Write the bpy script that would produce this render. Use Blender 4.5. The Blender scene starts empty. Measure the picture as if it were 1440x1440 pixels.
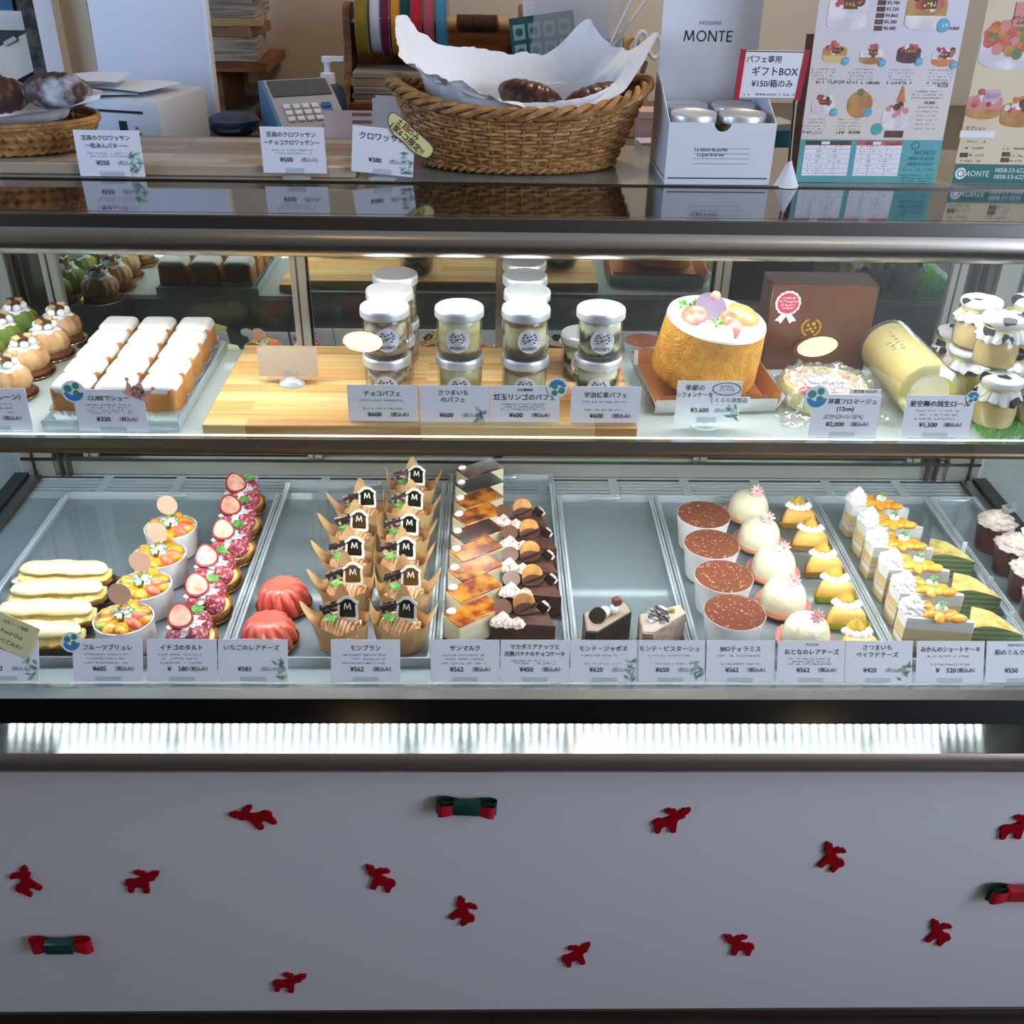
import bpy, bmesh, math, random
from math import sin, cos, pi, radians, tan, atan2, sqrt
from mathutils import Matrix, Vector, noise
random.seed(7)
S = bpy.context.scene
COL = S.collection
# ------------------------------------------------------------------ camera, sky, lights, exposure
CAMP = Vector((0.0, 0.0, 1.58)); FPX = 1440.0
PITCH, YAW, ROLL = 31.0, 1.44, 1.05
CR = Matrix.Rotation(radians(-YAW), 3, 'Z') @ Matrix.Rotation(radians(90 - PITCH), 3, 'X') @ Matrix.Rotation(radians(ROLL), 3, 'Z')
cd = bpy.data.cameras.new('camera'); cd.sensor_width = 36; cd.lens = 36 * FPX / 1440
cd.clip_start = 0.02
cam = bpy.data.objects.new('camera', cd); COL.objects.link(cam)
cam.matrix_world = Matrix.Translation(CAMP) @ CR.to_4x4()
S.camera = cam
w = bpy.data.worlds.new('sky'); S.world = w; w.use_nodes = True
w.node_tree.nodes['Background'].inputs[0].default_value = (0.42, 0.6, 1.0, 1)
w.node_tree.nodes['Background'].inputs[1].default_value = 1.2
S.view_settings.view_transform = 'Standard'; S.view_settings.look = 'None'
S.view_settings.gamma = 1; S.view_settings.use_curve_mapping = False
S.view_settings.exposure = 0.14
S.cycles.max_bounces = 10; S.cycles.transparent_max_bounces = 24; S.cycles.glossy_bounces = 5
S.cycles.caustics_reflective = False; S.cycles.caustics_refractive = False
S.cycles.use_denoising = True
S.cycles.sample_clamp_indirect = 6
LED = 42.0       # interior light strips of the case
LED2 = 135.0     # diodes under the shelf
DOWN = 40.0      # ceiling downlights
def area(name, loc, tgt, sx, sy, power, col):
    l = bpy.data.lights.new(name, 'AREA'); l.shape = 'RECTANGLE'; l.size = sx; l.size_y = sy; l.energy = power; l.color = col
    o = bpy.data.objects.new(name, l); COL.objects.link(o); o.location = loc
    o.rotation_euler = (Vector(tgt) - Vector(loc)).to_track_quat('-Z', 'Y').to_euler()
    return o
area('daylight_shop_window', (2.135, -.35, 1.75), (0.0, -.35, 1.75), 1.6, 1.3, 56, (0.72, 0.81, 1.0))
area('daylight_side_window', (-1.95, 0.9, 1.75), (-0.3, 2.2, 1.4), 0.9, 0.8, 15, (0.42, 0.62, 1.0))

def ray(px, py):
    return CR @ Vector(((px - 720) / FPX, (720 - py) / FPX, -1))
def at_z(px, py, z):
    d = ray(px, py); t = (z - CAMP.z) / d.z; return CAMP + d * t
def at_y(px, py, y):
    d = ray(px, py); t = (y - CAMP.y) / d.y; return CAMP + d * t
# ------------------------------------------------------------------ materials
def lin(h):
    if not isinstance(h, str): return tuple(h)
    c = [int(h[i:i + 2], 16) / 255 for i in (0, 2, 4)]
    return tuple(x / 12.92 if x <= .04045 else ((x + .055) / 1.055) ** 2.4 for x in c)
def nt(name):
    m = bpy.data.materials.new(name); m.use_nodes = True; n = m.node_tree; n.nodes.clear()
    out = n.nodes.new('ShaderNodeOutputMaterial'); return m, n, out
def coords(n, stretch=None):
    tc = n.nodes.new('ShaderNodeTexCoord'); oi = n.nodes.new('ShaderNodeObjectInfo')
    a = n.nodes.new('ShaderNodeVectorMath'); a.operation = 'MULTIPLY_ADD'
    a.inputs[1].default_value = stretch or (1, 1, 1)
    n.links.new(tc.outputs['Object'], a.inputs[0]); n.links.new(oi.outputs['Random'], a.inputs[2])
    return a.outputs[0]
def M(name, col, rough=.5, metal=0, c2=None, scale=40, mix=(.4, .6), bump=0, bscale=None, coat=0, emit=0, sss=0, stretch=None, spec=None, c3=None, tex='noise', alpha=1, sheen=0):
    m, n, out = nt(name); p = n.nodes.new('ShaderNodeBsdfPrincipled'); n.links.new(p.outputs[0], out.inputs[0])
    p.inputs['Base Color'].default_value = (*lin(col), 1); p.inputs['Roughness'].default_value = rough; p.inputs['Metallic'].default_value = metal
    if spec is not None: p.inputs['Specular IOR Level'].default_value = spec
    if coat: p.inputs['Coat Weight'].default_value = coat; p.inputs['Coat Roughness'].default_value = .1
    if sss: p.inputs['Subsurface Weight'].default_value = sss; p.inputs['Subsurface Radius'].default_value = (.01, .006, .004); p.inputs['Subsurface Scale'].default_value = 1
    if sheen: p.inputs['Sheen Weight'].default_value = sheen
    if emit:
        p.inputs['Emission Color'].default_value = (*lin(col), 1); p.inputs['Emission Strength'].default_value = emit
    p.inputs['Alpha'].default_value = alpha
    v = coords(n, stretch) if (c2 or bump) else None
    def texn(sc):
        if tex == 'voronoi':
            t = n.nodes.new('ShaderNodeTexVoronoi'); t.inputs['Scale'].default_value = sc; n.links.new(v, t.inputs['Vector']); return t.outputs['Distance']
        t = n.nodes.new('ShaderNodeTexNoise'); t.inputs['Scale'].default_value = sc; t.inputs['Detail'].default_value = 4; n.links.new(v, t.inputs['Vector']); return t.outputs['Fac']
    if c2:
        f = texn(scale); r = n.nodes.new('ShaderNodeValToRGB'); n.links.new(f, r.inputs[0])
        r.color_ramp.elements[0].position = mix[0]; r.color_ramp.elements[1].position = mix[1]
        r.color_ramp.elements[0].color = (*lin(col), 1); r.color_ramp.elements[1].color = (*lin(c2), 1)
        if c3:
            e = r.color_ramp.elements.new(min(.99, mix[1] + (mix[1] - mix[0]) * .8)); e.color = (*lin(c3), 1)
        n.links.new(r.outputs[0], p.inputs['Base Color'])
    if bump:
        f = texn(bscale or scale); b = n.nodes.new('ShaderNodeBump'); b.inputs['Strength'].default_value = bump; b.inputs['Distance'].default_value = .004
        n.links.new(f, b.inputs['Height']); n.links.new(b.outputs[0], p.inputs['Normal'])
    return m
def glass(name, tint=(1, 1, 1), lo=.04, hi=.6, rough=0.0, white=0.0, wcol=(.8, .85, .85), power=4):
    m, n, out = nt(name); L = n.links
    lw = n.nodes.new('ShaderNodeLayerWeight'); lw.inputs[0].default_value = .5
    pw = n.nodes.new('ShaderNodeMath'); pw.operation = 'POWER'; pw.inputs[1].default_value = power; L.new(lw.outputs['Facing'], pw.inputs[0])
    ma = n.nodes.new('ShaderNodeMath'); ma.operation = 'MULTIPLY_ADD'; ma.inputs[1].default_value = hi; ma.inputs[2].default_value = lo; L.new(pw.outputs[0], ma.inputs[0])
    tr = n.nodes.new('ShaderNodeBsdfTransparent'); tr.inputs[0].default_value = (*tint, 1)
    base = tr.outputs[0]
    if white:
        df = n.nodes.new('ShaderNodeBsdfDiffuse'); df.inputs[0].default_value = (*wcol, 1)
        m1 = n.nodes.new('ShaderNodeMixShader'); m1.inputs[0].default_value = white; L.new(base, m1.inputs[1]); L.new(df.outputs[0], m1.inputs[2]); base = m1.outputs[0]
    gl = n.nodes.new('ShaderNodeBsdfGlossy'); gl.inputs['Roughness'].default_value = rough
    mx = n.nodes.new('ShaderNodeMixShader'); L.new(ma.outputs[0], mx.inputs[0]); L.new(base, mx.inputs[1]); L.new(gl.outputs[0], mx.inputs[2]); L.new(mx.outputs[0], out.inputs[0])
    return m
def emis(name, col, st):
    m, n, out = nt(name); e = n.nodes.new('ShaderNodeEmission'); e.inputs[0].default_value = (*lin(col), 1); e.inputs[1].default_value = st; n.links.new(e.outputs[0], out.inputs[0]); return m
def butcher(name, cols, sx=7, sy=36):
    m, n, out = nt(name); L = n.links; p = n.nodes.new('ShaderNodeBsdfPrincipled'); L.new(p.outputs[0], out.inputs[0]); p.inputs['Roughness'].default_value = .42
    tc = n.nodes.new('ShaderNodeTexCoord'); mp = n.nodes.new('ShaderNodeMapping'); L.new(tc.outputs['Object'], mp.inputs[0])
    b = n.nodes.new('ShaderNodeTexBrick'); L.new(mp.outputs[0], b.inputs[0]); b.inputs['Scale'].default_value = 1
    b.inputs['Brick Width'].default_value = 1 / sx * 1.6; b.inputs['Row Height'].default_value = 1 / sy; b.inputs['Mortar Size'].default_value = .0004
    b.offset = .37; b.inputs['Color1'].default_value = (0, 0, 0, 1); b.inputs['Color2'].default_value = (1, 1, 1, 1); b.inputs['Mortar'].default_value = (.2, .2, .2, 1)
    nz = n.nodes.new('ShaderNodeTexNoise'); nz.inputs['Scale'].default_value = 60; mp2 = n.nodes.new('ShaderNodeMapping'); mp2.inputs['Scale'].default_value = (.06, 1.6, 1); L.new(tc.outputs['Object'], mp2.inputs[0]); L.new(mp2.outputs[0], nz.inputs[0])
    mx = n.nodes.new('ShaderNodeMix'); mx.data_type = 'FLOAT'; mx.inputs[0].default_value = .32; L.new(b.outputs[0], mx.inputs[2]); L.new(nz.outputs['Fac'], mx.inputs[3])
    r = n.nodes.new('ShaderNodeValToRGB'); L.new(mx.outputs[0], r.inputs[0]); el = r.color_ramp.elements
    el[0].color = (*lin(cols[0]), 1); el[0].position = .12; el[1].color = (*lin(cols[-1]), 1); el[1].position = .88
    for i, c in enumerate(cols[1:-1]): e = el.new(.12 + .76 * (i + 1) / (len(cols) - 1)); e.color = (*lin(c), 1)
    L.new(r.outputs[0], p.inputs['Base Color']); return m
def spots(name, a, b, scale, thr, rough=.7):
    m, n, out = nt(name); L = n.links; p = n.nodes.new('ShaderNodeBsdfPrincipled'); L.new(p.outputs[0], out.inputs[0]); p.inputs['Roughness'].default_value = rough
    v = coords(n); t = n.nodes.new('ShaderNodeTexVoronoi'); t.inputs['Scale'].default_value = scale; L.new(v, t.inputs['Vector'])
    nz = n.nodes.new('ShaderNodeTexNoise'); nz.inputs['Scale'].default_value = scale * 1.6; L.new(v, nz.inputs['Vector'])
    ad = n.nodes.new('ShaderNodeMath'); ad.operation = 'MULTIPLY_ADD'; ad.inputs[1].default_value = .5; L.new(nz.outputs['Fac'], ad.inputs[0]); L.new(t.outputs['Distance'], ad.inputs[2])
    r = n.nodes.new('ShaderNodeValToRGB'); L.new(ad.outputs[0], r.inputs[0]); r.color_ramp.elements[0].position = thr; r.color_ramp.elements[1].position = thr + .02
    r.color_ramp.elements[0].color = (*lin(b), 1); r.color_ramp.elements[1].color = (*lin(a), 1); L.new(r.outputs[0], p.inputs['Base Color']); return m
def layers(name, stops, rough=.6, nz_amt=.012, scale=90, h=1.0, coat=0):
    """bands of colour stacked along the object's own height (layers of a filling or of a cake)"""
    m, n, out = nt(name); L = n.links; p = n.nodes.new('ShaderNodeBsdfPrincipled'); L.new(p.outputs[0], out.inputs[0]); p.inputs['Roughness'].default_value = rough
    tc = n.nodes.new('ShaderNodeTexCoord'); s = n.nodes.new('ShaderNodeSeparateXYZ'); L.new(tc.outputs['Object'], s.inputs[0])
    nz = n.nodes.new('ShaderNodeTexNoise'); nz.inputs['Scale'].default_value = scale; v = coords(n); L.new(v, nz.inputs['Vector'])
    a = n.nodes.new('ShaderNodeMath'); a.operation = 'MULTIPLY_ADD'; a.inputs[1].default_value = nz_amt; L.new(nz.outputs['Fac'], a.inputs[0]); L.new(s.outputs['Z'], a.inputs[2])
    d = n.nodes.new('ShaderNodeMath'); d.operation = 'MULTIPLY_ADD'; d.inputs[1].default_value = 1 / h; d.inputs[2].default_value = -nz_amt / 2 / h; L.new(a.outputs[0], d.inputs[0])
    r = n.nodes.new('ShaderNodeValToRGB'); L.new(d.outputs[0], r.inputs[0]); el = r.color_ramp.elements
    el[0].position, el[0].color = stops[0][0], (*lin(stops[0][1]), 1); el[1].position, el[1].color = stops[-1][0], (*lin(stops[-1][1]), 1)
    for q, c in stops[1:-1]: e = el.new(q); e.color = (*lin(c), 1)
    L.new(r.outputs[0], p.inputs['Base Color'])
    if coat: p.inputs['Coat Weight'].default_value = coat
    return m
# ------------------------------------------------------------------ mesh kit
def T(x=0, y=0, z=0): return Matrix.Translation((x, y, z))
def R(ax, deg): return Matrix.Rotation(radians(deg), 4, ax)
def SC(x, y, z): return Matrix.Diagonal((x, y, z, 1))
UP = R('X', 90)           # turns a flat xy drawing upright, facing -y
class G:
    def __init__(s): s.v, s.f, s.mi, s.mats = [], [], [], []
    def add(s, vf, mat, X=None):
        v, f = vf; b = len(s.v)
        if X is not None: v = [X @ Vector(p) for p in v]
        s.v += [tuple(p) for p in v]
        if mat not in s.mats: s.mats.append(mat)
        k = s.mats.index(mat)
        flip = X is not None and X.determinant() < 0
        for q in f:
            s.f.append(tuple(b + i for i in (reversed(q) if flip else q))); s.mi.append(k)
        return s
    def mesh(s, name, smooth=40):
        me = bpy.data.meshes.new(name); me.from_pydata(s.v, [], s.f)
        for m in s.mats: me.materials.append(m)
        me.polygons.foreach_set('material_index', s.mi)
        if smooth:
            me.polygons.foreach_set('use_smooth', [True] * len(s.f)); me.update(); me.set_sharp_from_angle(angle=radians(smooth))
        me.update(); return me
def link(name, me, parent=None, X=None):
    o = bpy.data.objects.new(name, me); COL.objects.link(o)
    if parent: o.parent = parent
    if X is not None: o.matrix_basis = X
    return o
def tag(o, label, cat, group=None):
    o['label'] = label; o['category'] = cat
    if group: o['group'] = group
    return o
def thing(name, label, cat, loc=(0, 0, 0), rz=0, group=None, rx=0, ry=0):
    o = bpy.data.objects.new(name, None); o.empty_display_size = .02; COL.objects.link(o); o.location = loc
    o.rotation_euler = (radians(rx), radians(ry), radians(rz)); return tag(o, label, cat, group)
def part(name, g, parent, label=None, smooth=40, X=None):
    o = link(name, g.mesh(name, smooth), parent, X)
    if label: o['label'] = label
    return o
def solo(name, g, label, cat, group=None, loc=(0, 0, 0), rz=0, smooth=40, rx=0, ry=0):
    o = link(name, g.mesh(name, smooth)); o.location = loc; o.rotation_euler = (radians(rx), radians(ry), radians(rz)); return tag(o, label, cat, group)
def struct(name, g, smooth=0, parent=None):
    o = link(name, g.mesh(name, smooth), parent); o['kind'] = 'structure'; return o
def dup(root, loc, rz=0, label=None, swap=None, scale=None, skip=()):
    r = root.copy(); COL.objects.link(r); r.location = loc; r.rotation_euler = (root.rotation_euler.x, root.rotation_euler.y, radians(rz))
    if scale: r.scale = (scale,) * 3
    if label: r['label'] = label
    def rec(a, b):
        for ch in list(a.children):
            k = ch.name.split('.')[0]
            if k in skip: continue
            c = ch.copy(); COL.objects.link(c); c.parent = b
            if swap and k in swap: c.data = swap[k]
            rec(ch, c)
    rec(root, r); return r
def box(sx, sy, sz, base=False):
    x, y, z = sx / 2, sy / 2, sz / 2; o = z if base else 0
    v = [(a, b, c + o) for c in (-z, z) for b in (-y, y) for a in (-x, x)]
    return v, [(0, 2, 3, 1), (4, 5, 7, 6), (0, 1, 5, 4), (2, 6, 7, 3), (0, 4, 6, 2), (1, 3, 7, 5)]
def span(x0, x1, y0, y1, z0, z1):
    v = [(a, b, c) for c in (z0, z1) for b in (y0, y1) for a in (x0, x1)]
    return v, box(1, 1, 1)[1]
_rb = {}
def rbox(sx, sy, sz, r, seg=2, base=True):
    k = (sx, sy, sz, r, seg)
    if k not in _rb:
        bm = bmesh.new(); bmesh.ops.create_cube(bm, size=1)
        for v in bm.verts: v.co = (v.co.x * sx, v.co.y * sy, v.co.z * sz)
        bmesh.ops.bevel(bm, geom=bm.edges[:], offset=r, segments=seg, affect='EDGES', profile=.5)
        bm.verts.index_update(); _rb[k] = ([tuple(v.co) for v in bm.verts], [tuple(v.index for v in f.verts) for f in bm.faces]); bm.free()
    v, f = _rb[k]
    return ([(a, b, c + sz / 2) for a, b, c in v] if base else v), f
def grid(fn, nu, nv, cu=False, cv=False):
    v = [fn(i / (nu if cu else nu - 1), j / (nv if cv else nv - 1)) for j in range(nv) for i in range(nu)]
    f = []
    for j in range(nv if cv else nv - 1):
        for i in range(nu if cu else nu - 1):
            a, b = i, (i + 1) % nu; c, d = j, (j + 1) % nv
            f.append((c * nu + a, c * nu + b, d * nu + b, d * nu + a))
    return v, f
def lathe(prof, n=24, mod=None, cap=True, sx=1, sy=1):
    v, f = [], []
    for i, (r, z) in enumerate(prof):
        for k in range(n):
            t = 2 * pi * k / n; q = r * (mod(t, i / (len(prof) - 1)) if mod else 1); v.append((q * cos(t) * sx, q * sin(t) * sy, z))
    for i in range(len(prof) - 1):
        for k in range(n): f.append((i * n + k, i * n + (k + 1) % n, (i + 1) * n + (k + 1) % n, (i + 1) * n + k))
    if cap:
        f.append(tuple(reversed(range(n)))); b = (len(prof) - 1) * n; f.append(tuple(b + k for k in range(n)))
    return v, f
def ell(rx, ry, rz, n=14, m=8):
    return lathe([(max(1e-5, sin(pi * i / m)), -cos(pi * i / m)) for i in range(m + 1)], n, cap=False)[0:1][0] and ([(x * rx, y * ry, z * rz) for x, y, z in lathe([(max(1e-4, sin(pi * i / m)), -cos(pi * i / m)) for i in range(m + 1)], n, cap=False)[0]], lathe([(1, i) for i in range(m + 1)], n, cap=False)[1])
def tube(path, r, n=6, closed=False):
    P = [Vector(p) if len(p) == 3 else Vector((p[0], p[1], 0)) for p in path]; L = len(P); v, f = [], []
    up = Vector((0, 0, 1)); prev = None
    for i in range(L):
        a = P[(i - 1) % L] if (closed or i) else P[0]; b = P[(i + 1) % L] if (closed or i < L - 1) else P[-1]
        d = (b - a).normalized() if (b - a).length > 1e-9 else Vector((1, 0, 0))
        s = prev - d * prev.dot(d) if prev is not None else (d.cross(up) if abs(d.z) < .95 else d.cross(Vector((1, 0, 0))))
        if s.length < 1e-6: s = d.orthogonal()
        s.normalize(); prev = s; t = d.cross(s); rr = r[i] if isinstance(r, (list, tuple)) else r
        for k in range(n): v.append(tuple(P[i] + (s * cos(2 * pi * k / n) + t * sin(2 * pi * k / n)) * rr))
    for i in range(L if closed else L - 1):
        for k in range(n): f.append((i * n + k, i * n + (k + 1) % n, ((i + 1) % L) * n + (k + 1) % n, ((i + 1) % L) * n + k))
    if not closed: f.append(tuple(reversed(range(n)))); f.append(tuple((L - 1) * n + k for k in range(n)))
    return v, f
def prism(out, h, z0=0):
    n = len(out)
    a = sum(out[i][0] * out[(i + 1) % n][1] - out[(i + 1) % n][0] * out[i][1] for i in range(n))
    if a < 0: out = out[::-1]
    v = [(x, y, z0) for x, y in out] + [(x, y, z0 + h) for x, y in out]
    return v, [tuple(reversed(range(n))), tuple(range(n, 2 * n))] + [(i, (i + 1) % n, n + (i + 1) % n, n + i) for i in range(n)]
def flat(out, z=0): 
    n = len(out); a = sum(out[i][0] * out[(i + 1) % n][1] - out[(i + 1) % n][0] * out[i][1] for i in range(n))
    if a < 0: out = out[::-1]
    return [(x, y, z) for x, y in out], [tuple(range(n))]
def quad(x, y, w, h, z=0): return flat([(x - w / 2, y - h / 2), (x + w / 2, y - h / 2), (x + w / 2, y + h / 2), (x - w / 2, y + h / 2)], z)
def disc(x, y, rx, ry=None, z=0, n=20): return flat([(x + rx * cos(2 * pi * k / n), y + (ry or rx) * sin(2 * pi * k / n)) for k in range(n)], z)
def spline(pts, k=6, closed=True):
    out, n = [], len(pts)
    for i in range(n if closed else n - 1):
        p0, p1, p2, p3 = [Vector(pts[(i + j) % n] if closed else pts[max(0, min(n - 1, i + j))]) for j in (-1, 0, 1, 2)]
        for q in range(k):
            t = q / k; out.append(tuple(.5 * ((2 * p1) + (p2 - p0) * t + (2 * p0 - 5 * p1 + 4 * p2 - p3) * t * t + (3 * p1 - p0 - 3 * p2 + p3) * t ** 3)))
    if not closed: out.append(tuple(pts[-1]))
    return out
_tx = {}
def bar(x0, y0, x1, y1, t):
    d = Vector((x1 - x0, y1 - y0)).normalized(); nx, ny = -d.y * t / 2, d.x * t / 2
    return flat([(x0 + nx, y0 + ny), (x0 - nx, y0 - ny), (x1 - nx, y1 - ny), (x1 + nx, y1 + ny)])
def letters(word, size, t=.13, gap=.26):
    """thin geometric capitals: M O N T E"""
    S_ = {'M': (.95, [(0, 0, .12, 1), (.12, 1, .475, .12), (.475, .12, .83, 1), (.83, 1, .95, 0)]), 'N': (.72, [(0, 0, 0, 1), (0, 1, .72, 0), (.72, 0, .72, 1)]), 'T': (.6, [(0, .94, .6, .94), (.3, 0, .3, 1)]), 'E': (.5, [(0, 0, 0, 1), (0, .06, .5, .06), (0, .5, .45, .5), (0, .94, .5, .94)]), 'O': (.98, []), ' ': (.35, [])}
    v, f = [], []; x = 0
    def put(q):
        b = len(v); v.extend(q[0]); f.extend(tuple(b + i for i in k) for k in q[1])
    for c in word:
        w_, st = S_[c]
        for a, b, c2, d in st: put(bar(x + a, b, x + c2, d, t))
        if c == 'O':
            n = 28; q = [(x + .49 + r * cos(2 * pi * k / n), .5 + (r + .01) * sin(2 * pi * k / n), 0) for r in (.5, .5 - t) for k in range(n)]; put((q, [(k, (k + 1) % n, n + (k + 1) % n, n + k) for k in range(n)]))
        x += w_ + gap
    x -= gap; return [((p[0] - x / 2) * size, (p[1] - .5) * size, 0) for p in v], f
def text(body, size, bold=0.0, align='CENTER', width=None):
    k = (body, round(bold, 4), align)
    if k not in _tx:
        c = bpy.data.curves.new('t', 'FONT'); c.body = body; c.resolution_u = 2; c.align_x = align; c.align_y = 'CENTER'; c.offset = bold
        o = bpy.data.objects.new('t', c); COL.objects.link(o); bpy.context.view_layer.update()
        dg = bpy.context.evaluated_depsgraph_get(); me = bpy.data.meshes.new_from_object(o.evaluated_get(dg), depsgraph=dg)
        _tx[k] = ([tuple(v.co) for v in me.vertices], [tuple(p.vertices) for p in me.polygons])
        bpy.data.meshes.remove(me); bpy.data.objects.remove(o); bpy.data.curves.remove(c)
    v, f = _tx[k]
    sx = size
    if width and v:
        ww = (max(p[0] for p in v) - min(p[0] for p in v)) * size
        if ww > width: sx = size * width / ww
    return [(x * sx, y * size, 0) for x, y, z in v], f
def scribble(g, mat, x0, y0, w, h, X, z=.0002, seed=0, dens=.8):
    """a line of lettering too small to read"""
    rnd = random.Random(seed); x = x0
    while x < x0 + w:
        c = h * rnd.uniform(.55, .95)
        if rnd.random() < dens:
            for _ in range(2):
                if rnd.random() < .5: g.add(quad(x + c * .45, y0 + rnd.uniform(-.4, .4) * h, c * .8, h * .16, z), mat, X)
                else: g.add(quad(x + c * rnd.uniform(.1, .8), y0, h * .15, h * .8, z), mat, X)
        x += c * 1.1
def swirl(Rb, H, lobes=8, twist=1.5, n=48, m=12, depth=.16, tip=.05, mid=1.0):
    def mod(t, q): return 1 + depth * cos(lobes * (t + twist * q * 2 * pi / 4)) * (1 - q * .4)
    pr = []
    for i in range(m + 1):
        q = i / m; pr.append((Rb * max(tip, (1 - q ** 1.6)) * (1 + .12 * sin(q * 3 * 2 * pi) * mid), H * q))
    return lathe(pr, n, mod)
def scallop(r, lobes=24, up=.006, n=None):
    """thin fluted cake plate"""
    n = n or lobes * 4
    def mod(t, q): return 1 + .035 * q * cos(lobes * t)
    return lathe([(.0005, 0), (r * .8, 0), (r * .93, up * .4), (r, up), (r * .99, up + .0006), (r * .92, up * .4 + .0008), (r * .79, .0008), (.0005, .0008)], n, mod, cap=False)
def leaf(L, W, bend=.3):
    return grid(lambda u, v: ((v - .5) * W * sin(pi * min(.98, u + .02)) ** .8, u * L, bend * L * u * (1 - u) * 1.6 + abs(v - .5) * W * .4), 6, 3)
ORD = ['frontmost', 'second from the front', 'third from the front', 'fourth from the front', 'fifth from the front', 'sixth from the front', 'seventh from the front', 'eighth from the front', 'ninth from the front']
def order(i, n): return ORD[i] if i < n - 1 else 'rearmost'
# ------------------------------------------------------------------ shared materials
white_paint = M('white_paint', 'e9e7e4', .55); beige_wall = M('beige_wall', 'cdbfa9', .85, bump=.05, bscale=300)
ceil_m = M('ceiling_paint', 'cfccc6', .9); floor_m = M('dark_stone_floor', '2a2622', .45, c2='3a342e', scale=9, mix=(.3, .7))
steel = M('brushed_steel', 'b9b6ae', .26, 1, bump=.03, bscale=500, stretch=(.02, 1, 1)); steel_dark = M('dark_steel', '6c6a66', .3, 1)
deck_m = M('deck_steel', '98a4a8', .36, .45, c2='87949a', scale=6, mix=(.3, .7), bump=.02, bscale=90)
vent_m = M('vent_steel', 'c3ccd0', .35, .3); vent_dark = M('vent_gap', '5d686e', .6)
black_gloss = M('black_glass', '050506', .03, 0, coat=1); black_soft = M('black_ledge', '030304', .12, 0, spec=.15); black_m = M('black_plastic', '101011', .4); bronze = M('bronze_trim', '6b5546', .3, .9)
counter_m = M('counter_stone', '9a998c', .16, 0, coat=.4, c2='8f8e82', scale=200, mix=(.3, .7))
mirror_m = M('mirror_pane', 'c9d3cf', .0, 1); panel_w = M('front_panel_white', 'c9c9cd', .32, coat=.2)
pane_m = glass('case_glass', (.985, .995, .99), .035, .5); side_m = glass('side_glass', (.9, .96, .93), .06, .6)
shelf_m = glass('shelf_glass', (.86, .93, .9), .05, .45, .08, .42, (.8, .84, .82)); acrylic = glass('clear_acrylic', (.95, .97, .98), .05, .6, .05, .06, (.85, .9, .92))
acry_edge = glass('acrylic_edge', (.9, .95, .97), .12, .6, .1, .42, (.86, .92, .95)); film = glass('clear_film', (.96, .97, .97), .06, .9, .08, .05, power=2)
jarglass = glass('jar_glass', (.97, .98, .97), .05, .8, .02, .0, power=3)
led_m = emis('led_diffuser', 'f4fbff', LED); led_dot = emis('led_dot', 'f4fbff', LED2); led_tape = emis('led_tape', 'eef6f8', LED2 * .07)
card_m = M('card_white', 'efedf2', .6); card_warm = M('card_cream', 'e9dcc9', .6); ink = M('ink_black', '17171a', .6); ink_grey = M('ink_grey', '6f6f78', .7); ink_soft = M('ink_soft', '9a9aa4', .7)
leaf_print = M('leaf_print', 'a9c8b8', .7); leaf_print2 = M('leaf_print_dark', '6f9f86', .7)
white_m = M('white_porcelain', 'f3f1ee', .3, coat=.2); paper_white = M('white_paper', 'e9ebef', .7, bump=.15, bscale=60)
gold_foil = M('gold_foil', 'd9b45a', .25, 1, bump=.2, bscale=120); silver_foil = M('silver_foil', 'd5d5d2', .22, 1, bump=.4, bscale=150)
alu = M('satin_aluminium', 'bdb9ac', .42, .55)
wood_b = butcher('acacia_butcher_block', ['a8703c', 'd7a45f', 'efcb8d', 'e3b673', 'c38848', 'f0d49c'])
wood_g = butcher('counter_butcher_block', ['7c6650', '9c8a74', 'c2b29c', 'a8957c', 'd0c3ae'])
wood_rack = M('rack_wood', '8a5a33', .5, c2='6b4325', scale=12, stretch=(1, 8, 8)); wood_light = M('dowel_wood', 'c79d6b', .5)
ledge_m = M('ledge_steel', '7d8180', .10, 1); _n = ledge_m.node_tree; _p = [q for q in _n.nodes if q.type == 'BSDF_PRINCIPLED'][0]
_p.inputs['Anisotropic'].default_value = 1.0; _c = _n.nodes.new('ShaderNodeCombineXYZ'); _c.inputs[1].default_value = 1.0; _n.links.new(_c.outputs[0], _p.inputs['Tangent'])
# ------------------------------------------------------------------ the room
XL, XR, ZD, ZS, ZC = -.83, .885, .686, .970, 1.235   # side glass, deck, shelf, counter heights
YM = 1.625                                           # plane of the mirrored back doors
struct('floor', G().add(span(-2.2, 2.2, -1.9, 2.6, -.05, 0), floor_m))
struct('ceiling', G().add(span(-2.2, 2.2, -1.9, 2.6, 2.5, 2.55), ceil_m))
struct('wall_back', G().add(span(-2.2, 2.2, 2.5, 2.6, 0, 2.5), beige_wall))
g = G()
for a, b, c, d in ((-1.9, -1.2, 0, 2.5), (.5, 2.5, 0, 2.5), (-1.2, .5, 0, 1.05), (-1.2, .5, 2.45, 2.5)): g.add(span(2.1, 2.2, a, b, c, d), white_paint)
struct('wall_right', g)
g = G()
for a, b, c, d in ((-1.9, .35, 0, 2.5), (1.4, 2.5, 0, 2.5), (.35, 1.4, 0, 1.2), (.35, 1.4, 2.2, 2.5)): g.add(span(-2.2, -2.1, a, b, c, d), beige_wall)
struct('wall_left', g)
struct('wall_front', G().add(span(-2.2, 2.2, -1.7, -1.6, 0, 2.5), M('shop_wall', '8d857a', .8)))
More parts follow.
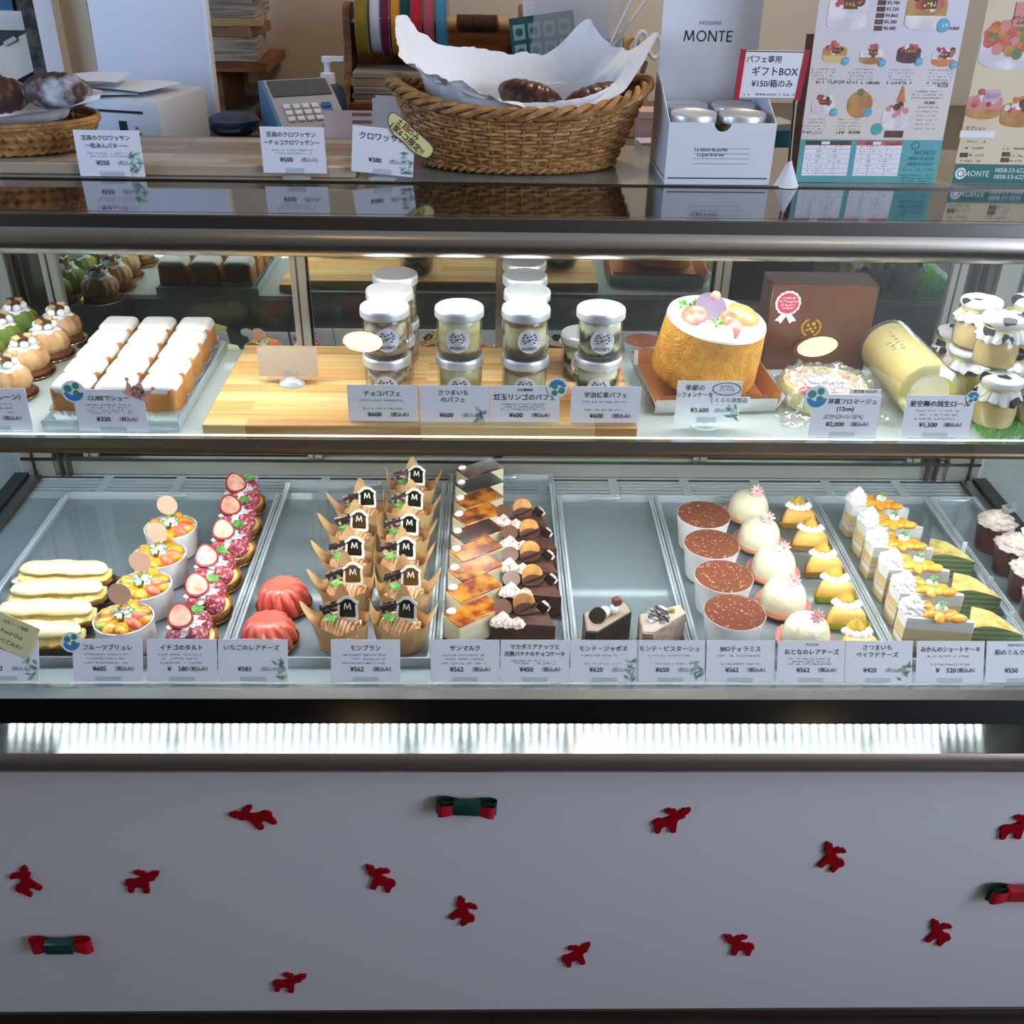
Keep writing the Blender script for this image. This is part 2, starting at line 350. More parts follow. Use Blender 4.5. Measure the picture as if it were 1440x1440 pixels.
def window(name, x0, x1, y0, y1, z0, z1, ax):
    g = G(); t = .04
    if ax == 'x':
        for a, b, c, d in ((x0, x1, z0, z0 + t), (x0, x1, z1 - t, z1), (x0, x0 + t, z0, z1), (x1 - t, x1, z0, z1), ((x0 + x1) / 2 - .02, (x0 + x1) / 2 + .02, z0, z1)): g.add(span(a, b, y0, y1, c, d), steel_dark)
    else:
        for a, b, c, d in ((y0, y1, z0, z0 + t), (y0, y1, z1 - t, z1), (y0, y0 + t, z0, z1), (y1 - t, y1, z0, z1)): g.add(span(x0, x1, a, b, c, d), steel_dark)
    f = struct(name, g)
    p = link('pane', G().add(span(x0, x1, (y0 + y1) / 2 - .003, (y0 + y1) / 2 + .003, z0, z1) if ax == 'x' else span((x0 + x1) / 2 - .003, (x0 + x1) / 2 + .003, y0, y1, z0, z1), pane_m).mesh('pane', 0), f); p['kind'] = 'structure'
window('window_1', 2.12, 2.18, -1.2, .5, 1.05, 2.45, 'y'); window('window_2', -2.18, -2.12, .35, 1.4, 1.2, 2.2, 'y')
# dark glazed door and its pale jamb behind the counter's far end
q0, q1 = at_y(-160, 60, 2.3), at_y(52, 60, 2.3)
door_dark = M('dark_door', '1c2026', .35, coat=.3); sky_pane = M('door_glass_dusk', '3f6f92', .1)
g = G().add(span(q0.x, q1.x, 2.3, 2.34, .0, 2.3), door_dark); d3 = struct('door_1', g)
z1 = at_y(20, 14, 2.3).z
g = G().add(span(q0.x + .1, q1.x - .03, 2.292, 2.3, z1, 2.2), sky_pane); link('door_glass', g.mesh('door_glass', 0), d3)
g = G().add(span(q0.x + .07, q1.x + .005, 2.28, 2.3, z1 - .035, z1), steel); link('glazing_bar', g.mesh('glazing_bar', 0), d3)
a, b = at_y(56, 60, 2.3).x, at_y(80, 60, 2.3).x; c = at_y(122, 60, 2.28).x
struct('trim_1', G().add(span(a, b, 2.24, 2.34, 0, 2.5), M('stone_jamb', '5d564e', .8, c2='2f2b28', scale=40)))
struct('trim_2', G().add(span(b, b + .035, 2.22, 2.34, 0, 2.5), white_paint).add(span(b + .035, c + .02, 2.26, 2.34, 0, 2.5), M('cream_jamb', 'd8c9ae', .7)))
# ceiling downlights, placed where the case glass mirrors them
nrm = Vector((0, -.497, .245)).normalized() if False else Vector((0, -.497, .245))
sl = Vector((0, .245, .497)).normalized(); nrm = Vector((0, -sl.z, sl.y))
bulb = emis('downlight_bulb', 'ffd79a', DOWN); trim_w = M('downlight_trim', 'e8e4da', .4)
for px, py, lb in ((510, 481, 'round warm downlight in the ceiling above the wooden board'), (1150, 488, 'round warm downlight in the ceiling above the brown cake box')):
    d = ray(px, py); t = (Vector((0, 1.04, .686)) - CAMP).dot(nrm) / d.dot(nrm); p = CAMP + d * t; r = d - 2 * d.dot(nrm) * nrm
    s = (2.495 - p.z) / r.z; q = p + r * s
    o = thing('ceiling_downlight', lb, 'ceiling light', (q.x, q.y, 2.5), group='warm ceiling downlights')
    part('trim_ring', G().add(lathe([(.078, 0), (.095, 0), (.095, -.008), (.078, -.004)], 32, cap=False), trim_w), o)
    part('bulb', G().add(disc(0, 0, .077, z=.004), bulb, R('X', 180)), o)
o = thing('ceiling_downlight', 'added warm fill downlight in the ceiling above the rear counter', 'ceiling light', (.35, 1.95, 2.5), group='warm ceiling downlights')  # unseen lamp added to brighten the back wall
part('trim_ring', G().add(lathe([(.078, 0), (.095, 0), (.095, -.008), (.078, -.004)], 32, cap=False), trim_w), o)
part('bulb', G().add(disc(0, 0, .077, z=.004), emis('rear_fill_bulb', 'ffe0b4', 110), R('X', 180)), o)
# ------------------------------------------------------------------ the refrigerated display case
OX0, OX1 = XL - .03, XR + .03
case = thing('display_case', 'long refrigerated cake display case with slanted glass front, white panel and steel rails', 'display case', (0.03, 1.3, 0))
IC = Matrix.Translation((-.03, -1.3, 0))
def cpart(name, g, label=None, par=None, smooth=0): return part(name, g, par or case, label, smooth, IC if par is None else None)
g = G().add(span(OX0, OX1, 1.0, 1.02, .045, .597), panel_w); front_panel = cpart('front_panel', g)
cpart('bottom_trim', G().add(span(OX0, OX1, .997, 1.02, .028, .044), bronze), 'brown bottom trim')
cpart('plinth', G().add(span(OX0, OX1, 1.06, 1.62, .001, .028), black_m))
cpart('body', G().add(span(OX0, OX1, 1.021, 1.70, .029, .64), steel_dark))
rail = lambda pr, x0=OX0, x1=OX1: ([(x, y, z) for x in (x0, x1) for y, z in pr], [(i, i + 1, len(pr) + i + 1, len(pr) + i) for i in range(len(pr) - 1)])
cpart('bumper_rail', G().add(rail([(1.0, .616), (.958, .617), (.950, .621), (.946, .629), (.945, .640), (.947, .648), (.951, .6525)]), M('bumper_steel', '8d8177', .3, .75)), 'dark rounded bumper rail', smooth=60)
cpart('steel_ledge', G().add(rail([(.951, .6525), (1.0, .6575)]), ledge_m).add(rail([(1.0, .6575), (1.0, .616)]), steel_dark), 'polished steel ledge mirroring the light row')
cpart('black_ledge', G().add(([(x, y, z) for x in (OX0, OX1) for y, z in ((1.0, .6578), (1.02, .6795), (1.02, .64), (1.003, .64))], [(0, 1, 5, 4), (1, 2, 6, 5), (3, 0, 4, 7)]), black_soft), 'black glossy ledge')
cpart('lip_rail', G().add(([(x, y, z) for x in (OX0, OX1) for y, z in ((1.02, .6745), (1.021, .681), (1.036, .6855), (1.045, .6855), (1.045, .676))], [(i, i + 1, i + 6, i + 5) for i in range(4)]), steel))
deck = cpart('deck', G().add(span(XL, XR, 1.045, 1.535, .66, .680), deck_m).add(span(XL, XR, 1.535, 1.66, .66, .6765), deck_m), 'grey steel deck')
g = G().add(span(XL + .02, XR - .02, 1.555, 1.62, .6766, .6770), vent_dark)
for y in (1.556, 1.568, 1.580, 1.591, 1.602, 1.6135): g.add(span(XL + .02, XR - .02, y, y + .0055, .6770, .6794), vent_m)
g.add(span(XL + .02, XR - .02, 1.5352, 1.556, .6766, .6800), vent_m); g.add(span(XL + .02, XR - .02, 1.6135, 1.62, .6766, .6800), vent_m)
for i in range(14):
    x = XL + .02 + (XR - XL - .04) * i / 13; g.add(span(x - .008, x + .008, 1.556, 1.6135, .6770, .6800), vent_m)
cpart('air_vent', g)
# mirrored sliding doors at the back
g = G().add(span(XL, XR, YM - .004, 1.68, .681, .712), alu).add(span(XL, XR, YM - .014, YM - .004, .712, .718), steel_dark).add(span(XL, XR, YM - .02, 1.68, 1.165, 1.19), steel)
cpart('door_track', g)
for k, (xa, xb) in enumerate(((-.72, -.30), (-.345, .40), (.365, .775))):
    y = YM + (.012 if k == 1 else 0)
    d = cpart('back_door', G().add(span(xa, xb, y, y + .004, .714, 1.166), mirror_m))
    for a in (xa, xb - .024): part('stile', G().add(span(a, a + .024, y - .008, y, .714, 1.166), alu).add(span(a + .009, a + .012, y - .0085, y - .008, .714, 1.166), steel_dark), d, 'steel door stile', 0)
m3 = at_y(703, 420, YM).x; cpart('mullion', G().add(span(m3 - .007, m3 + .007, YM + .002, YM + .01, .714, 1.166), steel))
end_m = M('end_panel', '8d8a80', .25, 1)
for a, b, c, d, lines in ((XL, -.775, -.775, -.72, (-.764, -.75, XL + .02)), (.828, XR, .775, .828, (.79, .805, XR - .02))):
    g = G().add(span(a, b, YM - .012, YM + .02, .681, 1.19), alu).add(span(c, d, YM - .002, YM + .01, .681, 1.19), end_m)
    for x in lines: g.add(span(x, x + .004, YM - .016, YM - .002, .681, 1.19), steel_dark)
    cpart('end_post', g, 'steel corner post')
# side glass, front glass, shelf
prof = [(1.045, .686), (1.286, 1.185), (1.60, 1.185), (1.60, .686)]
for x in (XL, XR):
    v = [(x + e, y, z) for e in (-.003, .003) for y, z in prof]; f = [(3, 2, 1, 0), (4, 5, 6, 7)] + [(i, (i + 1) % 4, 4 + (i + 1) % 4, 4 + i) for i in range(4)]
    s = cpart('side_glass', G().add((v, f), side_m)); e = .012
    part('seal', G().add(span(x - e, x + e, 1.045, YM - .02, .681, .692), black_m).add(span(x - e + (.022 if x < 0 else -.022), x + e + (.022 if x < 0 else -.022), 1.045, YM - .02, .6805, .687), steel_dark), s, 'black edge seal', 0)
fy = lambda z: 1.040 + (z - .686) * .245 / .497
v = [(x, fy(z) + e, z) for x in (OX0, OX1) for e in (0, .005) for z in (.6862, 1.184)]
cpart('front_glass', G().add((v, [(0, 1, 3, 2), (4, 6, 7, 5), (0, 4, 5, 1), (2, 3, 7, 6), (0, 2, 6, 4), (1, 5, 7, 3)]), pane_m), 'slanted clear front glass')
shelf = cpart('shelf', G().add(span(XL + .006, XR - .006, 1.205, 1.50, .962, ZS), shelf_m), 'glass shelf')
part('shelf_rail', G().add(span(XL + .006, XR - .006, 1.196, 1.2045, .951, .9695), steel).add(span(XL + .006, XR - .006, 1.193, 1.1955, .949, .9535), M('shelf_rail_warm', 'b89a74', .25, 1)), shelf, 'steel shelf rail', 0)
g = G().add(span(-.785, .825, 1.2085, 1.226, .9545, .9612), led_tape)
for i in range(111): x = -.782 + i * .0145; g.add(span(x, x + .0065, 1.211, 1.2235, .9535, .9545), led_dot)
part('shelf_light', g, shelf, 'row of white light diodes under the shelf', 0)
for a in (XL + .007, XR - .03): part('shelf_bracket', G().add(span(a, a + .023, 1.21, 1.6, .945, .961), steel), shelf, None, 0)
# top of the case
cpart('top_housing', G().add(span(OX0, OX1, 1.335, 1.733, 1.19, 1.2305), steel_dark))
cpart('top_rail', G().add(rail([(1.297, 1.1855), (1.289, 1.183), (1.284, 1.186), (1.280, 1.194), (1.279, 1.203), (1.281, 1.212), (1.286, 1.2185)]), steel), 'bright steel top rail', smooth=60)
cpart('top_band', G().add(rail([(1.285, 1.2185), (1.287, 1.2335), (1.30, 1.235)]), steel_dark).add(span(OX0, OX1, 1.2865, 1.2895, 1.2335, 1.2354), steel))
cpart('top_glass', G().add(span(OX0, OX1, 1.29, 1.462, 1.231, 1.2347), black_gloss), 'black glass top')
cpart('counter_top', G().add(span(OX0, OX1, 1.466, 1.735, 1.2306, ZC), counter_m).add(span(OX0, OX1, 1.4625, 1.4658, 1.2306, 1.2368), steel_dark), 'grey counter top')
cpart('top_lining', G().add(span(XL, XR, 1.337, 1.60, 1.1875, 1.1898), white_paint), 'white lining above the shelf')
cpart('top_light', G().add(span(XL + .03, XR - .03, 1.300, 1.322, 1.1862, 1.1895), led_m).add(span(XL, XR, 1.32, 1.335, 1.186, 1.1896), white_paint), 'white light strip under the top rail')
# ------------------------------------------------------------------ price cards
def put_ornament(g, w, h, X, seed=1):
    rnd = random.Random(seed)
    for k in range(14):
        x = w * (.5 - rnd.uniform(.04, .2)); y = h * rnd.uniform(.06, .52); a = rnd.uniform(0, pi); L, W = rnd.uniform(.004, .007), rnd.uniform(.0015, .0028)
        g.add(flat([(x - cos(a) * L, y - sin(a) * L), (x - sin(a) * W, y + cos(a) * W), (x + cos(a) * L, y + sin(a) * L), (x + sin(a) * W, y - cos(a) * W)], .0001), leaf_print if k % 3 else leaf_print2, X)
blue_m = M('sticker_blue', '2f86c4', .5); green_m = M('sticker_green', '3f8f7d', .5); stick_w = M('sticker_white', 'f0f2f3', .5)
def sticker(par, x, y, r=.0125, flip=False):
    g = G(); Y = UP @ T(x, y, .0009) @ (R('Z', 180) if flip else Matrix())
    g.add(disc(0, 0, r, n=28), stick_w, Y)
    arc = [(r * .82 * cos(radians(a)), r * .82 * sin(radians(a))) for a in range(185, 356, 10)] + [(r * .55, -r * .05), (r * .2, -r * .3), (-r * .2, -r * .28), (-r * .6, -r * .02)]
    g.add(flat(arc, .0002), blue_m, Y)
    for a, b, q in ((-.42, .28, .34), (.25, .52, .3), (.22, -.12, .28)): g.add(disc(a * r, b * r, q * r, z=.0003, n=14), green_m, Y)
    return part('round_sticker', g, par, 'round blue and green logo sticker', 0)
ncard = [0]
def card(pos, titles, price, label, fine=2, hand=False, orn=False, w=.091, h=.060, lean=6, rz=0, foot='clip', warm=False, tsize=.0082, fine_first=False, bub=None, top='', spread=False, roll=0, tx_=None):
    ncard[0] += 1
    t = thing('price_card', label, 'price card', pos, rz, 'price cards in the case' if foot != 'table' else 'price cards on the counter')
    X = R('X', -lean) @ R('Y', roll); U = X @ UP
    g = G(); g.add(box(w, .0006, h, True), card_warm if warm else card_m, X @ T(0, .0006, 0))
    Z = U @ T(0, 0, .0002)
    n = len(titles); ys = {1: [.79], 2: [.83, .66], 3: [.88, .74, .6]}[n]
    if top: ys = [.72]; g.add(text(top, .0042, .01), ink, Z @ T(0, h * .9, 0))
    for s, y in zip(titles, ys): g.add(text(s, tsize, .008 if hand else .014, width=w * (.88 if tx_ is None else .56)), ink, Z @ T(tx_ if tx_ is not None else (-w * .02 if hand else 0), h * y, 0))
    for i in range(fine): scribble(g, ink_soft if hand else ink_grey, -w * .34 + (i % 2) * w * .05, h * (ys[-1] - .155 - (ys[-1] - .155 - .44) * i / max(1, fine - 1)), w * (.62 - .06 * (i % 2)), .0031, Z, 0, ncard[0] * 7 + i)
    if price:
        g.add(text(price[0], .0088, .012 if hand else .016), ink, Z @ T(-w * .12 if not spread else -w * .18, h * .29, 0))
        if spread: g.add(text(price[1], .0088, .012), ink, Z @ T(w * .02, h * .29, 0))
        g.add(text('（税込み）' if not hand else '(税込み)', .0066, .014 if not hand else 0, width=w * .26), ink if not hand else ink_grey, Z @ T(w * .24, h * .29, 0))
    if orn: put_ornament(g, w, h, U, ncard[0])
    part('card', g, t, None, 0)
    if bub: bub(t, X)
    g = G()
    if foot == 'clip':
        g.add(rbox(.030, .013, .004, .0015, 1), acry_edge, T(0, .006, -.0045)); g.add(box(.028, .0008, .008), acrylic, X @ T(0, -.0008, .003)); g.add(box(.028, .0015, .02), acrylic, X @ T(0, .0022, .008))
    elif foot == 'slot':
        g.add(box(.034, .0006, .006), acrylic, X @ T(0, -.0006, .0035)); g.add(box(.034, .004, .004), acry_edge, X @ T(0, .004, .002))
    elif foot == 'table':
        g.add(lathe([(.02, 0), (.02, .002), (.012, .0035), (.004, .004)], 24, sy=.7), acry_edge, T(0, .006, -.0085)); g.add(rbox(.008, .006, .012, .002, 1), acrylic, T(0, .006, -.006)); g.add(box(.026, .0008, .008), acrylic, X @ T(0, -.0009, .003))
    part('stand', g, t, 'clear acrylic stand', 40)
    return t
def dcard(px, titles, price, label, **k):
    p = at_y(px, 958, 1.047); return card((p.x, 1.0475, ZD + .0015), titles, price, label, lean=26.5, h=k.pop('h', .0565), foot='slot', **k)
# ------------------------------------------------------------------ clear trays on the deck
tx = lambda px: at_z(px, 705, .69).x
def tray(px0, px1, label, y0=1.088, y1=1.5345):
    if px0 == -.0735: y1 = 1.606
    if px0 == -.357: y1 = 1.575
    x0, x1 = px0, px1; w, d = x1 - x0, y1 - y0
    t = thing('clear_tray', label, 'tray', ((x0 + x1) / 2, (y0 + y1) / 2, .6802), group='clear cake trays on the deck')
    part('tray_floor', G().add(box(w - .004, d - .004, .003, True), acrylic), t)
    g = G(); hh = .014
    for a, b, c, e in ((-w / 2, -w / 2 + .003, -d / 2, d / 2), (w / 2 - .003, w / 2, -d / 2, d / 2), (-w / 2, w / 2, -d / 2, -d / 2 + .003), (-w / 2, w / 2, d / 2 - .003, d / 2)): g.add(span(a, b, c, e, .0, hh), acry_edge)
    for a in (-w / 2 + .006, w / 2 - .006): g.add(span(a - .002, a + .002, -d / 2, d / 2, hh - .002, hh), acry_edge)
    part('tray_rim', g, t, None, 0)
    part('tray_handle', G().add(tube(spline([(-.022, 0), (-.022, -.009), (.022, -.009), (.022, 0)], 4, False), .002, 6), acry_edge, T(0, d / 2 - .006, hh + .001) @ SC(1, 1, 1)), t)
    return t
TRAYS = [(-.727, -.3595, 'wide clear tray under the eclairs and strawberry tarts'), (-.357, -.076, 'clear tray under the pink cheesecakes and chestnut cakes'), (-.0735, .1125, 'clear tray under the caramel-topped slices'),
         (.115, .2815, 'half-empty clear tray with the two chocolate cake wedges'), (.284, .557, 'clear tray under the cocoa cups and cream domes'), (.5595, .7615, 'clear tray under the tangerine shortcakes'), (.764, .849, 'clear tray under the swirled chocolate cups')]
def SH(pts, dx, k=1.0): return [(q[0] + dx, q[1], q[2]) for q in pts]
for a in TRAYS: tray(*a)
ZT = .6835
def P(px, py, h, z=None):
    z = ZT if z is None else z; p = at_z(px, py, z + h); return (p.x, p.y, z)
def spread(pts, dy, ymin=1.0, ymax=1.6):
    p = [list(q) for q in pts]; p[0][1] = max(p[0][1], ymin)
    for i in range(1, len(p)): p[i][1] = max(p[i][1], p[i - 1][1] + dy)
    p[-1][1] = min(p[-1][1], ymax)
    for i in range(len(p) - 2, -1, -1): p[i][1] = min(p[i][1], p[i + 1][1] - dy)
    return p
def row(first, pts, label, rz=0, jit=6, swaps=None, z=None):
    n = len(pts)
    for i, q in enumerate(pts):
        q = tuple(q); a = rz + random.uniform(-jit, jit)
        if i == 0: first.location = q; first.rotation_euler.z = radians(a); first['label'] = label % ORD[0]; o = first
        else: o = dup(first, q, a, label % order(i, n))
        if swaps: swaps(i, o)
# ------------------------------------------------------------------ eclairs
cream_y = M('custard_cream', 'f0c667', .45, c2='f7dc94', scale=60, sss=.15); choux = M('choux_crust', 'd59a4a', .6, c2='b87431', scale=30, bump=.2)
glaze = M('ivory_glaze', 'f7ecc0', .28, coat=.3, c2='f3e2a4', scale=25, mix=(.35, .75))
def eclair():
    t = thing('eclair', 'x', 'eclair', group='ivory-glazed eclairs on foil'); L = .0735
    def boat(u, v):
        a = u * 2 * pi; q = v; r = 1 + .03 * cos(40 * a) * q
        return ((L * 1.04 + .006 * q) * cos(a) * (.55 + .45 * q) * r, (.0205 + .0035 * q) * sin(a) * (.5 + .5 * q) * r, .001 + .012 * q ** 2)
    part('foil_boat', G().add(grid(boat, 120, 6, cu=True), silver_foil), t, 'silver foil boat')
    bodyf = lambda k, h0, rz_, sq: grid(lambda u, v: (L * k * (2 * v - 1), .0015 * sin(v * 17) * (k < .92) + (.0195 * sq) * sin(u * 2 * pi) * (1 - (2 * v - 1) ** 6) ** .5, h0 + rz_ * cos(u * 2 * pi) * (1 - (2 * v - 1) ** 6) ** .5 + .003 * (1 - (2 * v - 1) ** 2)), 16, 26, cu=True)
    part('choux_base', G().add(bodyf(.93, .013, .0105, .95), choux), t)
    part('cream_filling', G().add(grid(lambda u, v: (L * .94 * (2 * v - 1), (.0225 + .0022 * sin(v * 46)) * sin(u * 2 * pi) * (1 - (2 * v - 1) ** 8) ** .5, .022 + (.0075 + .001 * sin(v * 47)) * cos(u * 2 * pi) * (1 - (2 * v - 1) ** 8) ** .5), 14, 40, cu=True), cream_y), t)
    part('glazed_top', G().add(bodyf(.9, .032, .0085, .86), glaze), t)
    return t
row(eclair(), SH(spread([P(x, y, .03) for x, y in ((50, 893), (68, 862), (84, 833), (95, 804))], .0495, 1.1185), -.006), 'ivory-glazed eclair with custard on foil, %s of four', rz=2, jit=3)
# ------------------------------------------------------------------ fruit cups
tang = M('tangerine', 'f39a1c', .22, c2='f7b53d', scale=70, coat=.5, sss=.15); grapef = M('pink_grapefruit', 'e2603f', .25, c2='ee8a66', scale=60, coat=.5, sss=.15); kiwi = M('green_grape', 'a9c154', .25, coat=.5)
cus = M('custard', 'f1b94c', .4); snow = M('sugared_cream', 'f6f4ee', .7, bump=.3, bscale=300); herb = M('green_herb', '5f9a3c', .55, c2='8fbf5a', scale=80); pickm = M('paper_pick', 'e2b79b', .7)
def herbs(g, n, r, z, seed, mat=None, s=.004):
    rnd = random.Random(seed)
    for k in range(n):
        a, q = rnd.uniform(0, 2 * pi), r * sqrt(rnd.random()); X = T(q * cos(a), q * sin(a), z + rnd.uniform(0, .005)) @ R('Z', rnd.uniform(0, 360)) @ R('X', rnd.uniform(-50, 70))
        g.add(leaf(s * rnd.uniform(1, 1.8), s * .8), mat or herb, X)
def fruit_cup():
    t = thing('fruit_cup', 'x', 'dessert cup', group='fruit cups with paper picks'); r = .0375
    part('cup', G().add(lathe([(r * .9, 0), (r * .93, .001), (r * .98, .036), (r, .044), (r * .965, .0445), (r * .93, .038), (.001, .036)], 36, sx=1.08, sy=1, cap=False), white_m), t)
    part('custard', G().add(lathe([(r * .93, .0365), (.001, .0385)], 24, cap=False), cus), t)
    rnd = random.Random(3); g = G()
    for k in range(9):
        a = k * 2 * pi / 9; q = .022; g.add(ell(.0165, .0105, .0085, 12, 7), tang, T(q * cos(a), q * sin(a), .0425) @ R('Z', k * 40 + rnd.uniform(-20, 20)) @ R('Y', rnd.uniform(-25, 25)))
    part('tangerine_segments', g, t)
    g = G()
    for a in (-.5, .25): g.add(ell(.014, .008, .008, 12, 7), grapef, T(.021 * cos(a), .021 * sin(a) - .006, .046) @ R('Z', a * 60))
    part('grapefruit_segments', g, t)
    part('green_grape', G().add(ell(.009, .008, .007), kiwi, T(-.024, -.018, .043)), t)
    g = G()
    for k in range(7): g.add(ell(.006, .006, .004, 10, 6), snow, T(rnd.uniform(-.012, .012), rnd.uniform(-.006, .012), .049 + rnd.uniform(0, .003)))
    part('cream_flecks', g, t); g = G(); herbs(g, 26, .014, .052, 5); part('herb_sprig', g, t)
    part('paper_pick', G().add(lathe([(.0001, -.0004), (.0158, -.0004), (.0158, .0004), (.0001, .0004)], 28, cap=False), pickm, T(-.004, .014, .075) @ R('X', 80)).add(box(.002, .0008, .03), pickm, T(-.004, .014, .05)), t, 'round kraft paper pick')
    return t
row(fruit_cup(), SH(spread([P(x, y, .044) for x, y in ((175, 879), (203, 831), (226, 786), (243, 745))], .079, 1.131), -.006), 'white cup of tangerine fruit with round paper pick, %s of four', jit=8)
# ------------------------------------------------------------------ strawberry tarts
straw = M('strawberry_skin', 'b3202a', .38, c2='8e1420', scale=60, coat=.35, bump=.5, bscale=350); straw_p = M('sugar_dusted_berry', 'a92738', .5, c2='ead2d6', scale=220, mix=(.5, .72), bump=.5, bscale=320)
straw_in = M('strawberry_flesh', 'ecc0a0', .35, c2='dd7468', scale=60, mix=(.42, .72), coat=.4); tart_m = M('tart_crust', 'c98a45', .65, c2='a4662b', scale=50, bump=.3); wcream = M('whipped_cream', 'fbf8f1', .55, sss=.1)
mint = M('mint_leaf', '4f8f38', .5, c2='79b356', scale=60)
def berry(L, Rr, n=16, m=10): return lathe([(max(.0003, Rr * sin(pi * (i / m) ** .8) ** .75 * (1.05 - .25 * i / m)), L * i / m) for i in range(m + 1)], n)
def tart():
    t = thing('strawberry_tart', 'x', 'tart', group='strawberry tarts in a row')
    part('foil_plate', G().add(scallop(.0355, 30), gold_foil), t, 'gold foil plate')
    part('tart_shell', G().add(lathe([(.027, .001), (.0345, .018), (.0355, .019), (.033, .017), (.001, .014)], 48, lambda a, q: 1 + .03 * cos(20 * a) * (q < .6), cap=False), tart_m), t)
    part('custard', G().add(lathe([(.034, .016), (.02, .02), (.001, .021)], 24, cap=False), cream_y), t)
    for k, (a, b, c) in enumerate(((-.015, -.014, 20), (.018, -.008, -30), (.004, .019, 100))):
        part('strawberry', G().add(berry(.034, .0165), straw_p, T(a, b, .016) @ R('Z', c) @ R('X', 24)), t)
    part('cream_swirl', G().add(swirl(.021, .024, 9, 1), wcream, T(-.004, -.002, .036)), t)
    sl = [(.0001, 0.018)] ; out = [(.0165 * cos(a) * (1 - .25 * sin(a)), .019 * sin(a)) for a in [2 * pi * k / 28 for k in range(28)]]
    X = T(-.008, -.006, .0585) @ R('Z', 25) @ R('X', 32)
    part('strawberry_slice', G().add(prism(out, .006, -.006), straw, X).add(flat([(x * .84, y * .84) for x, y in out], .0004), straw_in, X), t)
    g = G()
    for a in (10, 70, -40): g.add(leaf(.016, .011), mint, T(.010, .002, .056) @ R('Z', a - 60) @ R('X', 15))
    part('mint_leaves', g, t)
    return t
row(tart(), SH(spread([P(x, y, .06) for x, y in ((262, 853), (284, 811), (296, 775), (318, 741), (328, 706), (333, 679))], .0735, 1.13, 1.492), .004), 'strawberry tart with cream and halved berry, %s of six', jit=5)
# ------------------------------------------------------------------ pink pumpkin-shaped cheesecakes
pinkg = M('pink_mirror_glaze', 'e2604e', .3, coat=.25, c2='e8745e', scale=18, mix=(.35, .7), sss=.2)
def pumpkin():
    t = thing('pink_cheesecake', 'x', 'cheesecake', group='pink fluted cheesecakes')
    part('foil_plate', G().add(scallop(.041, 32), gold_foil), t, 'gold scalloped plate')
    n, m = 96, 18; v = []
    pr = [(sin(pi * .5 * (1 - i / m)) ** .55 * .0355 if i else .034, .002 + .04 * (sin(pi * .5 * i / m)) ** 1.0) for i in range(m + 1)]
    pr = [(.033, .0015)] + [(.0365 * max(.01, cos(pi / 2 * i / m)) ** .5, .004 + .038 * sin(pi / 2 * i / m)) for i in range(m + 1)]
    def mod(a, q): return 1 + (.22 * abs(cos(6 * (a + q * .5))) ** .8 - .16) * (1 - q ** 3) * (1 if q > .05 else .6)
    part('glazed_dome', G().add(lathe(pr, n, mod), pinkg), t)
    return t
row(pumpkin(), SH(spread([P(x, y, .028) for x, y in ((369, 886), (388, 842))], .084, 1.136), .006), 'pink fluted cheesecake on gold plate, %s of two', rz=10)
# ------------------------------------------------------------------ chestnut cakes in kraft paper
kraft = M('kraft_paper', 'd9b27c', .75, c2='cda269', scale=30, bump=.15); chest = M('chestnut_cream', 'e3b486', .55, c2='d39f6c', scale=80); choc = M('dark_chocolate', '2f1c18', .3, coat=.3)
choc_pat = M('patterned_chocolate', '2a1a18', .35, c2='b9a596', scale=160, mix=(.5, .56)); plq_w = M('plaque_frame', 'f2ede0', .5); plq_g = M('plaque_gold', '8f7a3c', .2, .9); plq_d = M('plaque_dark_reflection', '3d3a2a', .2, .8)  # dark plaque copy puts a dark reflection on the gold into colour
sponge = M('sponge', 'dfae5e', .8, c2='c9923f', scale=120, bump=.3)
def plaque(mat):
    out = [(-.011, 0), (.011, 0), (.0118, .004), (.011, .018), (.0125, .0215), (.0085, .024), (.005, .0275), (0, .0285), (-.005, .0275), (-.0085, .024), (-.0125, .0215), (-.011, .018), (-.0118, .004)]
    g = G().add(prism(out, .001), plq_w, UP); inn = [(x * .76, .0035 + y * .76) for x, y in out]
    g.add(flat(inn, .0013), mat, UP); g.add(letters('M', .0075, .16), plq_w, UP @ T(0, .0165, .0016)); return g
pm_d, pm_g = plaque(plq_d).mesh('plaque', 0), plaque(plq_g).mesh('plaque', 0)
def papg(sd):
    def pap(u, v):
        a = u * 2 * pi; c = abs(cos(2 * a)); cor = c ** 5; fr = .5 - .5 * sin(a); sx_ = cos(a) * sd
        h = v * (.043 + cor * (.040 - .036 * fr ** 3)) + .003 * noise.noise((u * 9, v * 3, 2 + sd)) * v
        r = .0285 + .007 * v + .0025 * noise.noise((cos(a) * 3, sin(a) * 3, v * 4 + sd)) * v; r *= 1 + .07 * (c - .5)
        return (r * cos(a) * 1.12 + v * v * cor * abs(cos(a)) ** 3 * (.013 * sd * max(0, sx_)), r * sin(a) * .78, .001 + h - .010 * v ** 3 * cor * fr ** 2)
    return G().add(grid(pap, 96, 8, cu=True), kraft)
pap_m = [papg(-1).mesh('paper_wrap'), papg(1).mesh('paper_wrap')]
